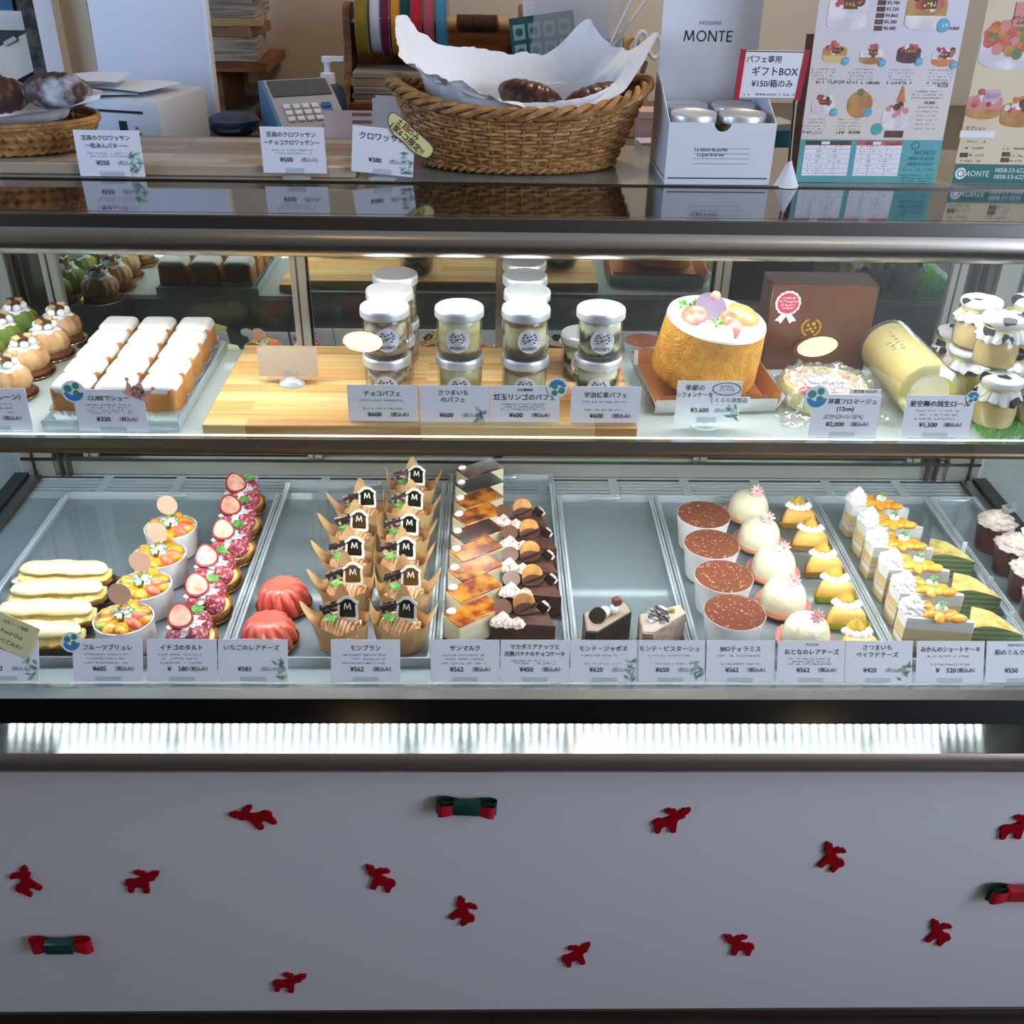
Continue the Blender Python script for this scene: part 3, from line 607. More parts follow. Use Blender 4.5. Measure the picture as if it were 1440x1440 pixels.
def mont():
    t = thing('chestnut_cake', 'x', 'cake', group='chestnut cream cakes in kraft paper')
    part('paper_wrap', pap_m[0], t, 'folded kraft paper') if 0 else None
    link('paper_wrap', pap_m[0], t)['label'] = 'folded kraft paper'
    part('sponge_base', G().add(lathe([(.021, .002), (.0245, .026), (.001, .03)], 24, sx=1.1, sy=.85), sponge), t)
    rnd = random.Random(11); g = G()
    for lay, ang in ((0, 8), (1, -22)):
        for k in range(11):
            x = -.026 + .0052 * k; hw = (sqrt(max(0, .0285 ** 2 - x * x)) + .001) * .8
            pts = [(x + rnd.uniform(-.0008, .0008), hw * q, .028 + (.019 + lay * .004) * (1 - (x / .034) ** 2) * (1 - q * q * .85)) for q in (-1, -.75, -.4, 0, .4, .75, 1)]
            g.add(tube(spline(pts, 2, False), .0027, 6), chest, R('Z', ang))
    part('chestnut_strands', g, t)
    part('chocolate_stick', G().add(box(.027, .006, .014), choc_pat, T(-.014, .004, .062) @ R('Y', -20) @ R('X', -25)).add(tube([(-.028, .002, .06), (0.002, .002, .071)], .0026, 6), choc), t)
    g = G()
    for a in (0, 70, 140, 215, 290): g.add(leaf(.012, .008), mint, T(-.012, -.012, .051) @ R('Z', a) @ R('X', 20))
    part('mint_leaves', g, t)
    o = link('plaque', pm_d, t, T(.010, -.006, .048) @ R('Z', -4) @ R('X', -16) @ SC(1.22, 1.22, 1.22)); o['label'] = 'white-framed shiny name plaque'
    return t
m0 = mont()
LM = [(478, 873), (487, 818), (490, 780), (497, 742), (508, 710)]; RM = [(568, 870), (574, 822), (568, 781), (573, 747), (580, 711), (583, 678)]
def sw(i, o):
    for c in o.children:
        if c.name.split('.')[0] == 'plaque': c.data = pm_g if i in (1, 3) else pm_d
CL = lambda q, y: (q[0], max(q[1], y), q[2])
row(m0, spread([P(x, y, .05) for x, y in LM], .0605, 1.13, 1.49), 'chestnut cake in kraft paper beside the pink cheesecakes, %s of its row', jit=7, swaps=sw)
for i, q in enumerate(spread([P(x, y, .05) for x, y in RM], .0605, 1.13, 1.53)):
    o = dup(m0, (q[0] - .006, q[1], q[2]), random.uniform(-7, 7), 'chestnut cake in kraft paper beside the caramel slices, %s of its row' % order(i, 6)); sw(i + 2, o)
    for c in o.children:
        if c.name.split('.')[0] == 'paper_wrap': c.data = pap_m[1]
# ------------------------------------------------------------------ caramel-topped slices
slab = layers('cream_slab', [(0, '8d5c2c'), (.1, 'a8722f'), (.13, 'efe3bd'), (.55, 'f3ead0'), (.75, 'efdfae'), (1, 'efe3bd')], .6, .0015, 120, .042)
cara = [M('caramel_amber', 'dc8a2c', .18, c2='8a3c12', scale=46, mix=(.36, .58), c3='2c120a', coat=.5), M('caramel_burnt', '7a3512', .18, c2='2a120b', scale=34, mix=(.3, .6), c3='160b09', coat=.6), M('caramel_black', '1f1412', .2, c2='4a2a1c', scale=30, mix=(.5, .8), coat=.6)]
dark_plate = M('dark_card_plate', '26221f', .4)
def slab_top(mat): return G().add(rbox(.0745, .0395, .0035, .0012, 1), mat, T(0, 0, .0415))
tops = [slab_top(c).mesh('caramel_top') for c in cara]
def caramel():
    t = thing('caramel_slice', 'x', 'cake slice', group='caramel-topped cream slices')
    part('card_plate', G().add(rbox(.079, .0405, .0012, .0005, 1), dark_plate), t, 'dark card plate')
    part('cake_body', G().add(rbox(.074, .039, .0405, .001, 1), slab, T(0, 0, .0012)), t)
    link('caramel_top', tops[0], t)
    part('white_almond', G().add(ell(.0075, .006, .0045), wcream, T(-.028, .013, .0475)), t)
    part('dark_tab', G().add(rbox(.010, .016, .0012, .0005, 1), dark_plate, T(-.0385, .010, 0)), t)
    return t
CS = [(666, 859), (670, 822), (670, 791), (671, 760), (674, 734), (672, 708), (676, 686), (674, 665), (678, 648)]
def sw2(i, o):
    for c in o.children:
        if c.name.split('.')[0] == 'caramel_top': c.data = tops[{0: 0, 1: 0, 2: 0, 3: 0, 4: 1, 5: 0, 6: 0, 7: 2, 8: 1}[i]]
row(caramel(), [(-.0225 + .0006 * i, q[1], q[2]) for i, q in enumerate(spread([P(x, y, .044) for x, y in CS], .0512, 1.127, 1.566))], 'caramel-topped cream slice, %s of nine', rz=36, jit=.4, swaps=sw2)
# ------------------------------------------------------------------ macadamia chocolate cakes
cocoa = M('cocoa_cake', '4a2a1e', .6, c2='5f3a2a', scale=90, bump=.2); cdust = M('cocoa_dusted_cream', 'f0dccb', .6, c2='b07a5e', scale=230, mix=(.5, .68)); cookie = M('cookie', 'd79a56', .65, c2='c48642', scale=90); milkch = M('chocolate_disc', '6a4535', .35)
def macad():
    t = thing('chocolate_banana_cake', 'x', 'cake slice', group='chocolate cakes with cookies')
    tri = [(-.042, -.018), (.046, -.030), (.030, .030)]
    part('card_plate', G().add(prism([(x * 1.12, y * 1.12) for x, y in tri], .001), dark_plate), t)
    part('cake_body', G().add(prism(tri, .034, .001), cocoa), t)
    g = G()
    for k, (a, b) in enumerate(((-.034, -.020), (-.020, -.022), (-.006, -.024), (-.026, -.010))): g.add(swirl(.0105, .013, 7, .6, 28, 8, .1, .1, .5), cdust, T(a, b, .034))
    g.add(swirl(.009, .013, 7, .6, 28, 8, .1, .1, .5), cdust, T(.033, .014, .034)); part('piped_cream', g, t)
    part('chocolate_disc', G().add(lathe([(.0001, -.0007), (.013, -.0007), (.013, .0007), (.0001, .0007)], 24, cap=False), milkch, T(-.026, .0, .046) @ R('X', 32)), t)
    X = T(.004, .004, .051) @ R('X', 66) @ R('Z', 5)
    part('half_dipped_cookie', G().add(lathe([(.0001, -.0025), (.014, -.0025), (.0155, 0), (.014, .0025), (.0001, .0025)], 24, cap=False), cookie, X).add(lathe([(.0001, -.003), (.0145, -.003), (.016, 0), (.0145, .003), (.0001, .003)], 24, cap=False), milkch, X @ T(0, -.001, 0) @ T(0, -.0068, 0) @ SC(1.0, .58, 1.05)), t)
    part('chocolate_stick', G().add(box(.03, .004, .003), choc, T(.006, -.008, .05) @ R('Z', 18) @ R('Y', -15)), t)
    part('chocolate_flake', G().add(box(.016, .002, .014), choc, T(.03, .002, .044) @ R('Z', -30) @ R('Y', 25)), t)
    return t
row(macad(), SH(spread([P(x, y, .045) for x, y in ((741, 855), (752, 815), (749, 787), (748, 758), (738, 727))], .0635, 1.14), -.008), 'chocolate cake with half-dipped cookie, %s of five', jit=5)
# ------------------------------------------------------------------ the two wedges
def wedge(L, W, h, z0=.0012): return prism([(-L * .5, -W * .55), (-L * .3, -W * .62), (L * .5, W * .1), (L * .47, W * .5), (-L * .42, W * .2)], h, z0)
chocb = M('chocolate_sponge', '2c1b17', .55, c2='1d1210', scale=140, bump=.4, coat=.15); pist = M('pistachio_mousse', '9c8172', .55, c2='bba390', scale=110, bump=.2); top_sheen = M('pale_cake_top', 'a8917d', .5); pale_top = M('pale_top', 'bfae9c', .5)
t = thing('chocolate_wedge', 'dark chocolate cake wedge with dark disc and white cream balls', 'cake slice', SH([P(845, 868, .045)], .008)[0], 8); t.scale = (.9,) * 3
part('foil_plate', G().add(box(.080, .046, .001, True), gold_foil, T(0, -.005, 0)), t, 'gold plate'); part('cake_body', G().add(wedge(.082, .062, .05), chocb), t); part('top_highlight', G().add(wedge(.078, .058, .002, .0512), top_sheen), t)  # tan top sheet is a surface highlight put into colour
part('cream_balls', G().add(ell(.0085, .0085, .0085), wcream, T(-.004, .0, .061)).add(ell(.008, .008, .008), wcream, T(.012, .006, .060)), t)
X = T(-.018, -.012, .064) @ R('X', 68); part('dark_cookie', G().add(lathe([(.0001, -.002), (.0125, -.002), (.0135, 0), (.0125, .002), (.0001, .002)], 28, lambda a, q: 1 + .02 * cos(24 * a), cap=False), choc, X).add(lathe([(.0085, .0022), (.0095, .0022)], 24, cap=False), plq_g, X).add(text('◇', .011), plq_g, X @ T(0, 0, .0026)), t, 'round dark embossed cookie')
part('chocolate_cube', G().add(rbox(.012, .012, .012, .001, 1), M('truffle_cube', '6f3f35', .45), T(.016, .008, .067) @ R('Z', 20)), t)
t = thing('pistachio_wedge', 'grey-beige mousse wedge topped with a chocolate lattice disc', 'cake slice', SH([P(922, 870, .045)], .009)[0], 8); t.scale = (.9,) * 3
part('foil_plate', G().add(box(.080, .046, .001, True), gold_foil, T(0, -.004, 0)), t, 'gold plate'); part('cake_body', G().add(wedge(.08, .06, .05), pist), t); part('top_layer', G().add(wedge(.076, .056, .0015, .0512), pale_top), t)
X = T(-.008, -.006, .060) @ R('X', 40); g = G().add(lathe([(.0001, 0), (.0175, 0), (.0175, .001), (.0001, .001)], 28, cap=False), M('white_chocolate', 'eee7de', .4), X)
rnd = random.Random(2)
for k in range(15):
    a, b = rnd.uniform(0, 2 * pi), rnd.uniform(1.6, 3.6); p, q = (.017 * cos(a), .017 * sin(a)), (.017 * cos(a + b), .017 * sin(a + b)); m_ = ((p[0] + q[0]) / 2 + rnd.uniform(-.004, .004), (p[1] + q[1]) / 2 + rnd.uniform(-.004, .004))
    g.add(tube([(*p, .0016), (*m_, .0018), (*q, .0016)], .0006, 5), choc, X)
part('lattice_disc', g, t); part('candied_nut', G().add(ell(.006, .006, .005, 8, 5), M('candied_nut', 'b9a15a', .4, bump=.5, bscale=300), T(.018, .012, .056)), t)
# ------------------------------------------------------------------ cocoa cups
cocoa_top = M('cocoa_powder', '75402c', .8, c2='e0b394', scale=230, mix=(.6, .74), bump=.1, spec=.1); cupw = M('cup_white', 'e9e7e3', .35, coat=.2)
def tira():
    t = thing('cocoa_cup', 'x', 'dessert cup', group='white cups topped with cocoa'); r = .0425
    part('cup', G().add(lathe([(r * .78, 0), (r * .82, .001), (r * .98, .05), (r, .056), (r * .97, .0562), (r * .95, .052)], 40, cap=False), cupw), t)
    part('cocoa_top', G().add(lathe([(r * .985, .0563), (r * .8, .0575), (.001, .058)], 40, cap=False), cocoa_top), t); return t
row(tira(), SH(spread([P(x, y, .056) for x, y in ((1031, 866), (1016, 816), (999, 770), (988, 729))], .0865, 1.134), .004), 'white cup topped with cocoa powder, %s of four', jit=60)
# ------------------------------------------------------------------ cream domes
dome_m = M('pale_cheese_dome', 'f3e8c2', .42, c2='f7efd6', scale=30, bump=.5, bscale=70, coat=.25, sss=.15); pinkp = M('pink_paper_plate', 'f0a7a0', .6); dbase = M('sponge_base', 'eab25f', .7); petal = M('pink_petal', 'f0a4ac', .5, c2='f6ccd0', scale=90); fcen = M('flower_center', 'e8a030', .5)
def dome():
    t = thing('cheese_dome', 'x', 'cheesecake', group='pale domes with pink flowers')
    part('paper_plate', G().add(scallop(.0415, 26, .009), pinkp), t, 'pink scalloped paper plate')
    part('sponge_base', G().add(lathe([(.033, .001), (.034, .006), (.033, .011)], 28), dbase), t)
    part('dome', G().add(lathe([(.0335, .009)] + [(.0335 * max(.01, cos(pi / 2 * i / 10)) ** .62, .012 + .036 * sin(pi / 2 * i / 10)) for i in range(11)], 32), dome_m), t)
    g = G(); X = T(.008, -.008, .055) @ R('X', 62)
    for k in range(9): g.add(ell(.0052, .0022, .0009, 8, 5), petal, X @ R('Z', k * 40) @ T(.0065, 0, 0))
    g.add(ell(.0025, .0025, .002, 8, 5), fcen, X); g.add(tube([(.008, -.008, .055), (.008, -.006, .044)], .0007, 5), petal); part('flower_pick', g, t, 'pink flower pick')
    return t
row(dome(), spread([P(x, y, .03) for x, y in ((1136, 884), (1106, 838), (1091, 789), (1071, 749), (1054, 705))], .086, 1.134, 1.482), 'pale cheese dome with pink flower on pink plate, %s of five', jit=9)
# ------------------------------------------------------------------ sweet potato cakes
swp = M('baked_yellow', 'e9b04c', .5, c2='f0c46c', scale=22, mix=(.35, .65), bump=.08); swtop = M('sweet_potato_paste', 'd9ab3a', .5); tray_b = M('brown_paper_tray', 'b98a3e', .7); tray_y = M('lime_paper_tray', 'd9e22c', .6)
def tri_round(s, k=.34):
    c = [(-.5 * s, -.36 * s), (.5 * s, -.36 * s), (0.0, .46 * s)]; out = []
    for i in range(3):
        p, a, b = Vector(c[i]), Vector(c[i - 1]), Vector(c[(i + 1) % 3])
        p0, p1 = p.lerp(a, k), p.lerp(b, k)
        for q in range(7): u = q / 6; out.append(tuple((1 - u) ** 2 * p0 + 2 * u * (1 - u) * p + u * u * p1))
    return out
tmesh = {}
for nm, mm in (('b', tray_b), ('y', tray_y)):
    o_ = tri_round(.078, .2); n_ = len(o_); tmesh[nm] = G().add(([(x * .9, y * .9, 0) for x, y in o_] + [(x, y, .012) for x, y in o_], [tuple(range(n_))] + [(i, (i + 1) % n_, n_ + (i + 1) % n_, n_ + i) for i in range(n_)]), mm).mesh('paper_tray', 0)
def swc():
    t = thing('sweet_potato_cake', 'x', 'cake', group='yellow baked sweet potato cakes')
    link('paper_tray', tmesh['y'], t)
    out = tri_round(.073); n = len(out); rings = [(.95, .001), (1.0, .005), (.97, .014), (.86, .024), (.74, .028)]; v = [(x * s, y * s, z) for s, z in rings for x, y in out]; f = [(i * n + k, i * n + (k + 1) % n, (i + 1) * n + (k + 1) % n, (i + 1) * n + k) for i in range(4) for k in range(n)] + [tuple(4 * n + k for k in range(n)), tuple(reversed(range(n)))]
    part('cake_body', G().add((v, f), swp), t, smooth=60)
    g = G()
    for k in range(6): a = radians(195 + k * 30); g.add(swirl(.0066, .0085, 5, .3, 20, 7, .04, .12, .3), wcream, T(.0165 * cos(a), .006 + .014 * sin(a), .028))
    part('cream_dots', g, t)
    part('sweet_potato_paste', G().add(swirl(.0125, .016, 7, 1, 28, 8, .1, .1, .5), swtop, T(0, .008, .029)), t); return t
s0 = swc()
SWP = [(1214, 897), (1199, 858), (1181, 818), (1162, 780), (1143, 742), (1126, 711)]
row(s0, SH(spread([P(x, y, .03) for x, y in SWP], .066, 1.125), -.003), 'yellow sweet potato cake with white cream dots, %s of six', rz=-4, jit=5, swaps=lambda i, o: [setattr(c, 'data', tmesh['y' if i < 3 else 'b']) for c in o.children if c.name.split('.')[0] == 'paper_tray'])
# ------------------------------------------------------------------ tangerine shortcakes
short = layers('shortcake_layers', [(0, 'e8c983'), (.2, 'ecd08f'), (.22, 'faf5ea'), (.36, 'f8efdd'), (.38, 'f0b04a'), (.48, 'f6ead2'), (.5, 'ecd08f'), (.72, 'ecd08f'), (.75, 'faf6ee'), (1, 'faf6ee')], .6, .002, 200, .055)
def shortcake():
    t = thing('tangerine_shortcake', 'x', 'cake slice', group='tangerine shortcakes'); tri = [(-.043, .026), (-.046, .0), (-.038, -.024), (.050, -.012), (.052, -.008)]
    part('foil_plate', G().add(prism([(x * 1.06, y * 1.12) for x, y in tri], .001), silver_foil), t, 'silver foil base')
    part('cake_body', G().add(prism(tri, .053, .0011), short), t)
    out = [Vector(p) for p in tri]; v = []; 
    part('cream_icing', G().add(prism([(x * .99, y * .98) for x, y in tri], .004, .0541), wcream), t)
    part('cream_swirl', G().add(swirl(.0165, .026, 9, 1.5), wcream, T(-.03, .0, .058)), t)
    g = G(); rnd = random.Random(4)
    for a, b, c in ((-.006, -.010, 20), (.006, .002, -30), (.016, -.008, 60), (.028, -.010, 0), (.004, -.013, 90), (.018, -.002, 15), (-.008, .006, -60)): g.add(ell(.0130, .0085, .006, 12, 7), tang, T(a, b, .0605) @ R('Z', c) @ R('Y', rnd.uniform(-15, 15)))
    part('tangerine_segments', g, t)
    part('cream_dot', G().add(ell(.008, .0075, .006), wcream, T(.006, -.002, .068)), t); g = G(); herbs(g, 16, .007, .073, 9); g.v = [(x + .006, y - .002, z) for x, y, z in g.v]; part('herb_sprig', g, t)
    w_ = [(-.043, .0265), (-.0465, .0), (-.0385, -.0245), (.0505, -.0125)]
    part('clear_wrap', G().add(([(x, y, z) for x, y in w_[2:] for z in (.002, .062)], [(0, 2, 3, 1)]), film), t, 'clear film')
    return t
row(shortcake(), SH(spread([P(x, y, .055) for x, y in ((1322, 893), (1306, 852), (1284, 812), (1262, 779), (1248, 748), (1228, 717))], .060, 1.132, 1.49), .010), 'tangerine shortcake with white cream swirl, %s of six', rz=-12, jit=4)
# ------------------------------------------------------------------ green crepe cakes
crepe = layers('matcha_crepe_layers', [(0, '5d7a2a'), (.12, '9db35a'), (.2, '5d7a2a'), (.32, 'a9bd66'), (.4, '4d6a22'), (.52, '9db35a'), (.6, '55732a'), (.72, 'a9bd66'), (.8, '5d7a2a'), (1, 'd9cf86')], .6, .004, 60, .045)
crtop = M('crepe_skin', 'dccb7a', .55, c2='c2913e', scale=45, mix=(.45, .7))
def crepe_cake():
    t = thing('matcha_crepe_cake', 'x', 'cake slice', group='green crepe cake wedges')
    W = lambda u: .034 * (1 - u) + .001
    def top(u, v): x = -.05 + .1 * u; y = (v - .5) * 2 * W(u); return (x, y, .012 + .034 * (1 - u ** 2.2) * (1 - (2 * v - 1) ** 4 * .25) if 0 else .046 - .016 * u ** 2 - .012 * max(0, .35 - u) * 2)
    nu, nv = 14, 7; tv, tf = grid(top, nu, nv); rim = [0 * nu + i for i in range(nu)] + [j * nu + nu - 1 for j in range(1, nv)] + [(nv - 1) * nu + i for i in range(nu - 2, -1, -1)] + [j * nu for j in range(nv - 2, 0, -1)]
    part('crepe_skin', G().add((tv, tf), crtop), t)
    rv = [tv[i] for i in rim]; n = len(rv); part('crepe_layers', G().add((rv + [(x, y, .001) for x, y, z in rv], [((i + 1) % n, i, n + i, n + (i + 1) % n) for i in range(n)] + [tuple(range(n, 2 * n))]), crepe), t)
    part('clear_wrap', G().add(([(-.052, -.0355, .001), (.052, -.002, .001), (-.052, -.0355, .05), (.052, -.002, .034)], [(0, 1, 3, 2)]), film).add(([(-.056, -.03, .0012), (-.085, -.028, .03), (-.085, .028, .03), (-.056, .03, .0012)], [(0, 1, 2, 3)]), film), t, 'clear film')
    part('white_tab', G().add(box(.01, .0008, .022), paper_white, T(.022, .024, .04) @ R('Z', 20)), t)
    part('foil_plate', G().add(prism([(-.056, -.038), (.058, -.004), (.058, .004), (-.056, .038)], .0009), silver_foil), t)
    return t
c_ = crepe_cake(); c_.scale = (.70, .82, .95)
row(c_, SH([P(x, y, .04) for x, y in ((1412, 874), (1384, 824), (1348, 774))], -.009), 'wedge of green crepe cake in clear film, %s of three', rz=-26, jit=2)
# ------------------------------------------------------------------ chocolate cream cups
ccup = M('berry_chocolate', '4a2422', .35, c2='6a3330', scale=40); ccream = M('cocoa_cream', 'ecdcd0', .5, c2='c9a48f', scale=120, mix=(.5, .7)); pltag = M('silver_tag', '8d949c', .25, .8, c2='d0d5da', scale=200)
def chcup():
    t = thing('chocolate_cream_cup', 'x', 'dessert cup', group='clear cups with swirled cocoa cream')
    part('cup', G().add(lathe([(.024, 0), (.027, .002), (.033, .05), (.0345, .058)], 28, cap=False), jarglass), t, 'clear plastic cup')
    part('chocolate_mousse', G().add(lathe([(.023, .002), (.0262, .004), (.0312, .048), (.001, .05)], 28), ccup), t)
    part('cream_swirl', G().add(swirl(.029, .026, 7, 3, 56, 16, .12), ccream, T(0, 0, .049)), t)
    part('silver_tag', G().add(box(.024, .001, .016), pltag, T(.012, -.004, .08) @ R('Y', -18) @ R('X', -25)), t)
    part('paper_pick', G().add(disc(0, 0, .008), pickm, T(.024, .008, .074) @ R('X', 75)), t); return t
c_ = chcup(); c_.scale = (.93, .93, .96)
row(c_, [(x, y, ZT) for x, y in ((.7965, 1.184), (.809, 1.252), (.8145, 1.320), (.8145, 1.388))], 'chocolate cup with swirled cocoa cream, %s of four', jit=15)
# ------------------------------------------------------------------ cards along the front of the deck
def tagbub(t, X):
    g = G(); Y = X @ UP @ T(.012, .062, .0011) @ R('Z', -24); g.add(rbox(.062, .044, .0008, .0003, 1, False), M('yellow_note', 'ddd39a', .6), Y)
    for i, s in enumerate(('10月フード登録', 'Food Out', 'たべてみれ!')): g.add(text(s, .0075 if i else .005, .004), ink, Y @ T(0, .013 - .0125 * i, .0006))
    part('yellow_note', g, t, 'tilted yellow note tag', 0)
dcard(6, ['みれ'], ('¥550', ''), 'cropped price card with a tilted yellow note at the eclairs', hand=True, orn=True, fine=0, bub=tagbub, tsize=.012)
c = dcard(152, ['フルーツブリュレ'], ('¥605', ''), 'price card with round blue sticker before the fruit cups', fine=3); 
for ch in c.children:
    pass
def stick_on(c, x, y, lean, r=.0125, flip=False):
    s = sticker(c, x, y, r, flip); s.matrix_basis = R('X', -lean)
stick_on(c, -.046, .052, 26.5, .0135)
dcard(256, ['イチゴのタルト'], ('¥', '580'), 'price card of the strawberry tarts, price spaced apart', fine=3, spread=True)
dcard(356, ['いちごのレアチーズ'], ('¥583', ''), 'handwritten price card before the pink cheesecakes', hand=True, orn=True, fine=0)
dcard(514, ['モンブラン'], ('¥562', ''), 'price card of the chestnut cakes in kraft paper', fine=3)
dcard(654, ['サンマルク'], ('¥562', ''), 'price card of the caramel-topped slices', fine=3)
dcard(752, ['マカダミアナッツと', '完熟バナナのチョコケーキ'], ('¥450', ''), 'price card of the chocolate cakes with cookies', fine=2, tsize=.0074)
dcard(850, ['モンテ・ジャポネ'], ('¥620', ''), 'handwritten price card of the dark chocolate wedge', hand=True, orn=True)
dcard(943, ['モンテ・ピスターシュ'], ('¥650', ''), 'handwritten price card of the pistachio mousse wedge', hand=True, orn=True)
dcard(1041, ['BIOティラミス'], ('¥562', ''), 'price card before the white cocoa cups', fine=2)
dcard(1141, ['おとなのレアチーズ'], ('¥562', ''), 'price card before the pale cheese domes', fine=3, top='大山 DOI')
dcard(1235, ['さつまいも', 'ベイクドチーズ'], ('¥420', ''), 'handwritten price card of the sweet potato cakes', hand=True, orn=True, fine=0)
dcard(1336, ['みかんのショートケーキ'], ('¥', '520'), 'price card of the tangerine shortcakes', fine=2, spread=True)
dcard(1434, ['和のミルクレープ'], ('¥550', ''), 'handwritten price card of the green crepe cakes', hand=True, fine=0, top='10月7日から新発売', orn=False)
# ================================================================== upper shelf
ZU = ZS + .0005
def U(px, py, h, z=ZU): return P(px, py, h, z)
# little fluted ring cakes
kug = M('kugelhopf', 'dfb884', .6, c2='b07a48', scale=26, mix=(.35, .65), bump=.15); kgr = M('matcha_cake', '8fa03e', .6, c2='6d8230', scale=26, mix=(.35, .65), bump=.15); icing = M('white_icing', 'f6f4ee', .5); pie = M('brown_tart_base', '6b3a22', .6, bump=.2)
def kugel(mat, nm, grp):
    t = thing(nm, 'x', 'cake', group=grp)
    part('gold_plate', G().add(scallop(.036, 30, .003), gold_foil), t)
    part('chocolate_base', G().add(lathe([(.029, .001), (.031, .006), (.029, .012)], 28), pie), t)
    pr = [(.026, .012), (.0305, .02), (.0285, .034), (.02, .043), (.010, .042), (.006, .034)]
    part('fluted_cake', G().add(lathe(pr, 72, lambda a, q: 1 + .12 * (abs(cos(7 * a)) ** .6 - .6) * (1 - q * .6)), mat), t)
    part('icing', G().add(lathe([(.0215, .0415), (.0185, .0445), (.008, .0445), (.001, .04)], 48, lambda a, q: 1 + .12 * cos(6 * a) * (1 - q), cap=False), icing), t)
    g = G()
    for k in range(5): a = k * 1.26 + .4; g.add(ell(.0062, .0062, .006, 12, 7), wcream, T(.0125 * cos(a), .0125 * sin(a), .049))
    part('cream_balls', g, t); g = G()
    for k in range(4): a = k * 1.57 + .9; g.add(box(.011, .008, .009), cocoa if k % 2 else kug, T(.009 * cos(a), .009 * sin(a), .054) @ R('Z', k * 40) @ R('X', 30))
    part('crumble_pieces', g, t); return t
row(kugel(kug, 'fluted_cake', 'plain fluted ring cakes'), [U(x, y, .03) for x, y in ((10, 528), (36, 498), (66, 474), (84, 453))], 'plain fluted ring cake with cream balls, %s of four', jit=12)
row(kugel(kgr, 'green_fluted_cake', 'green fluted ring cakes'), [U(x, y, .03) for x, y in ((-52, 520), (-24, 490), (4, 466), (24, 446))], 'green fluted ring cake with white icing, %s of four', jit=12)
# cube choux
cub = M('choux_cube_side', 'c98f4c', .6, c2='a86c2f', scale=35, mix=(.3, .7), bump=.1); sugar = M('powdered_sugar', 'dedad2', .8, bump=.1, bscale=400); crink = glass('crinkled_plastic', (.9, .93, .95), .15, .8, .06, .32, (.9, .93, .95), power=2)
def cube():
    t = thing('cube_choux', 'x', 'cream puff', group='sugared cube cream puffs')
    part('plastic_cup', G().add(lathe([(.024, .0005), (.0285, .012), (.031, .021)], 64, lambda a, q: (1 + .03 * cos(22 * a) * q) / max(abs(cos(a)), abs(sin(a))) ** .7, cap=False), crink), t, 'clear crinkled cup')
    part('choux_cube', G().add(rbox(.0495, .0495, .044, .007, 3), cub, T(0, 0, .008)), t)
    part('sugar_top', G().add(rbox(.0500, .0500, .0195, .0095, 4), sugar, T(0, 0, .0350)), t); return t
c0 = cube(); CB = [[(104, 528), (160, 532), (223, 533)], [(124, 510), (180, 511), (233, 511)], [(135, 490), (193, 490), (246, 490)], [(150, 470), (205, 470), (258, 471)], [(168, 452), (221, 451), (272, 452)]]
p0 = at_z(104, 528, ZU + .058); p1 = at_z(223, 533, ZU + .058); pb = at_z(272, 452, ZU + .058)
dxs = (p1.x - p0.x) / 2; dys = (pb.y - p1.y) / 4; shx = (pb.x - p1.x) / 4
dxs = max(dxs, .0535); dys = max(dys, .0535); y00 = min(p0.y, 1.47 - dys * 4)
COLN = ('beside the ring cakes', 'of the middle column', 'beside the wooden board'); first = True
for r_ in range(5):
    for c_ in range(3):
        q = (p0.x + dxs * c_ + shx * r_, y00 + dys * r_, ZU + .0025); lb = 'powdered cube cream puff, %s row, %s' % (('first', 'second', 'third', 'fourth', 'rear')[r_], COLN[c_])
        if first: c0.location = q; c0['label'] = lb; first = False
        else: dup(c0, q, random.uniform(-2, 2), lb, skip=() if r_ == 0 or c_ == 2 else ('plastic_cup',))
g = G(); xa, xb, ya, yb = p0.x - .036, p0.x + 2 * dxs + 4 * shx + .036, y00 - .04, y00 + 4 * dys + .033
t = thing('puff_tray', 'clear plastic tray holding the sugared cube cream puffs', 'tray', ((xa + xb) / 2, (ya + yb) / 2, ZU)); W_, D_ = xb - xa, yb - ya
part('tray_floor', G().add(box(W_, D_, .0018, True), acrylic), t)
g = G()
for a, b, c, e in ((-W_ / 2, -W_ / 2 + .003, -D_ / 2, D_ / 2), (W_ / 2 - .003, W_ / 2, -D_ / 2, D_ / 2), (-W_ / 2, W_ / 2, -D_ / 2, -D_ / 2 + .003), (-W_ / 2, W_ / 2, D_ / 2 - .003, D_ / 2)): g.add(span(a, b, c, e, 0, .014), acry_edge)
part('tray_rim', g, t, None, 0)
# boards
bl, br_ = at_z(283, 597, .985), at_z(898, 605, .985); bw = br_.x - bl.x
for lb, ya, yb in (('front acacia cutting board of the two under the parfait jars', bl.y, bl.y + .148), ('rear acacia cutting board of the two under the parfait jars', bl.y + .150, 1.482)):
    solo('wooden_board', G().add(rbox(bw, yb - ya, .0145, .0015, 1), wood_b), lb, 'cutting board', 'cutting boards on the glass shelf', ((bl.x + br_.x) / 2, (ya + yb) / 2, ZU))
ZB = ZU + .0148
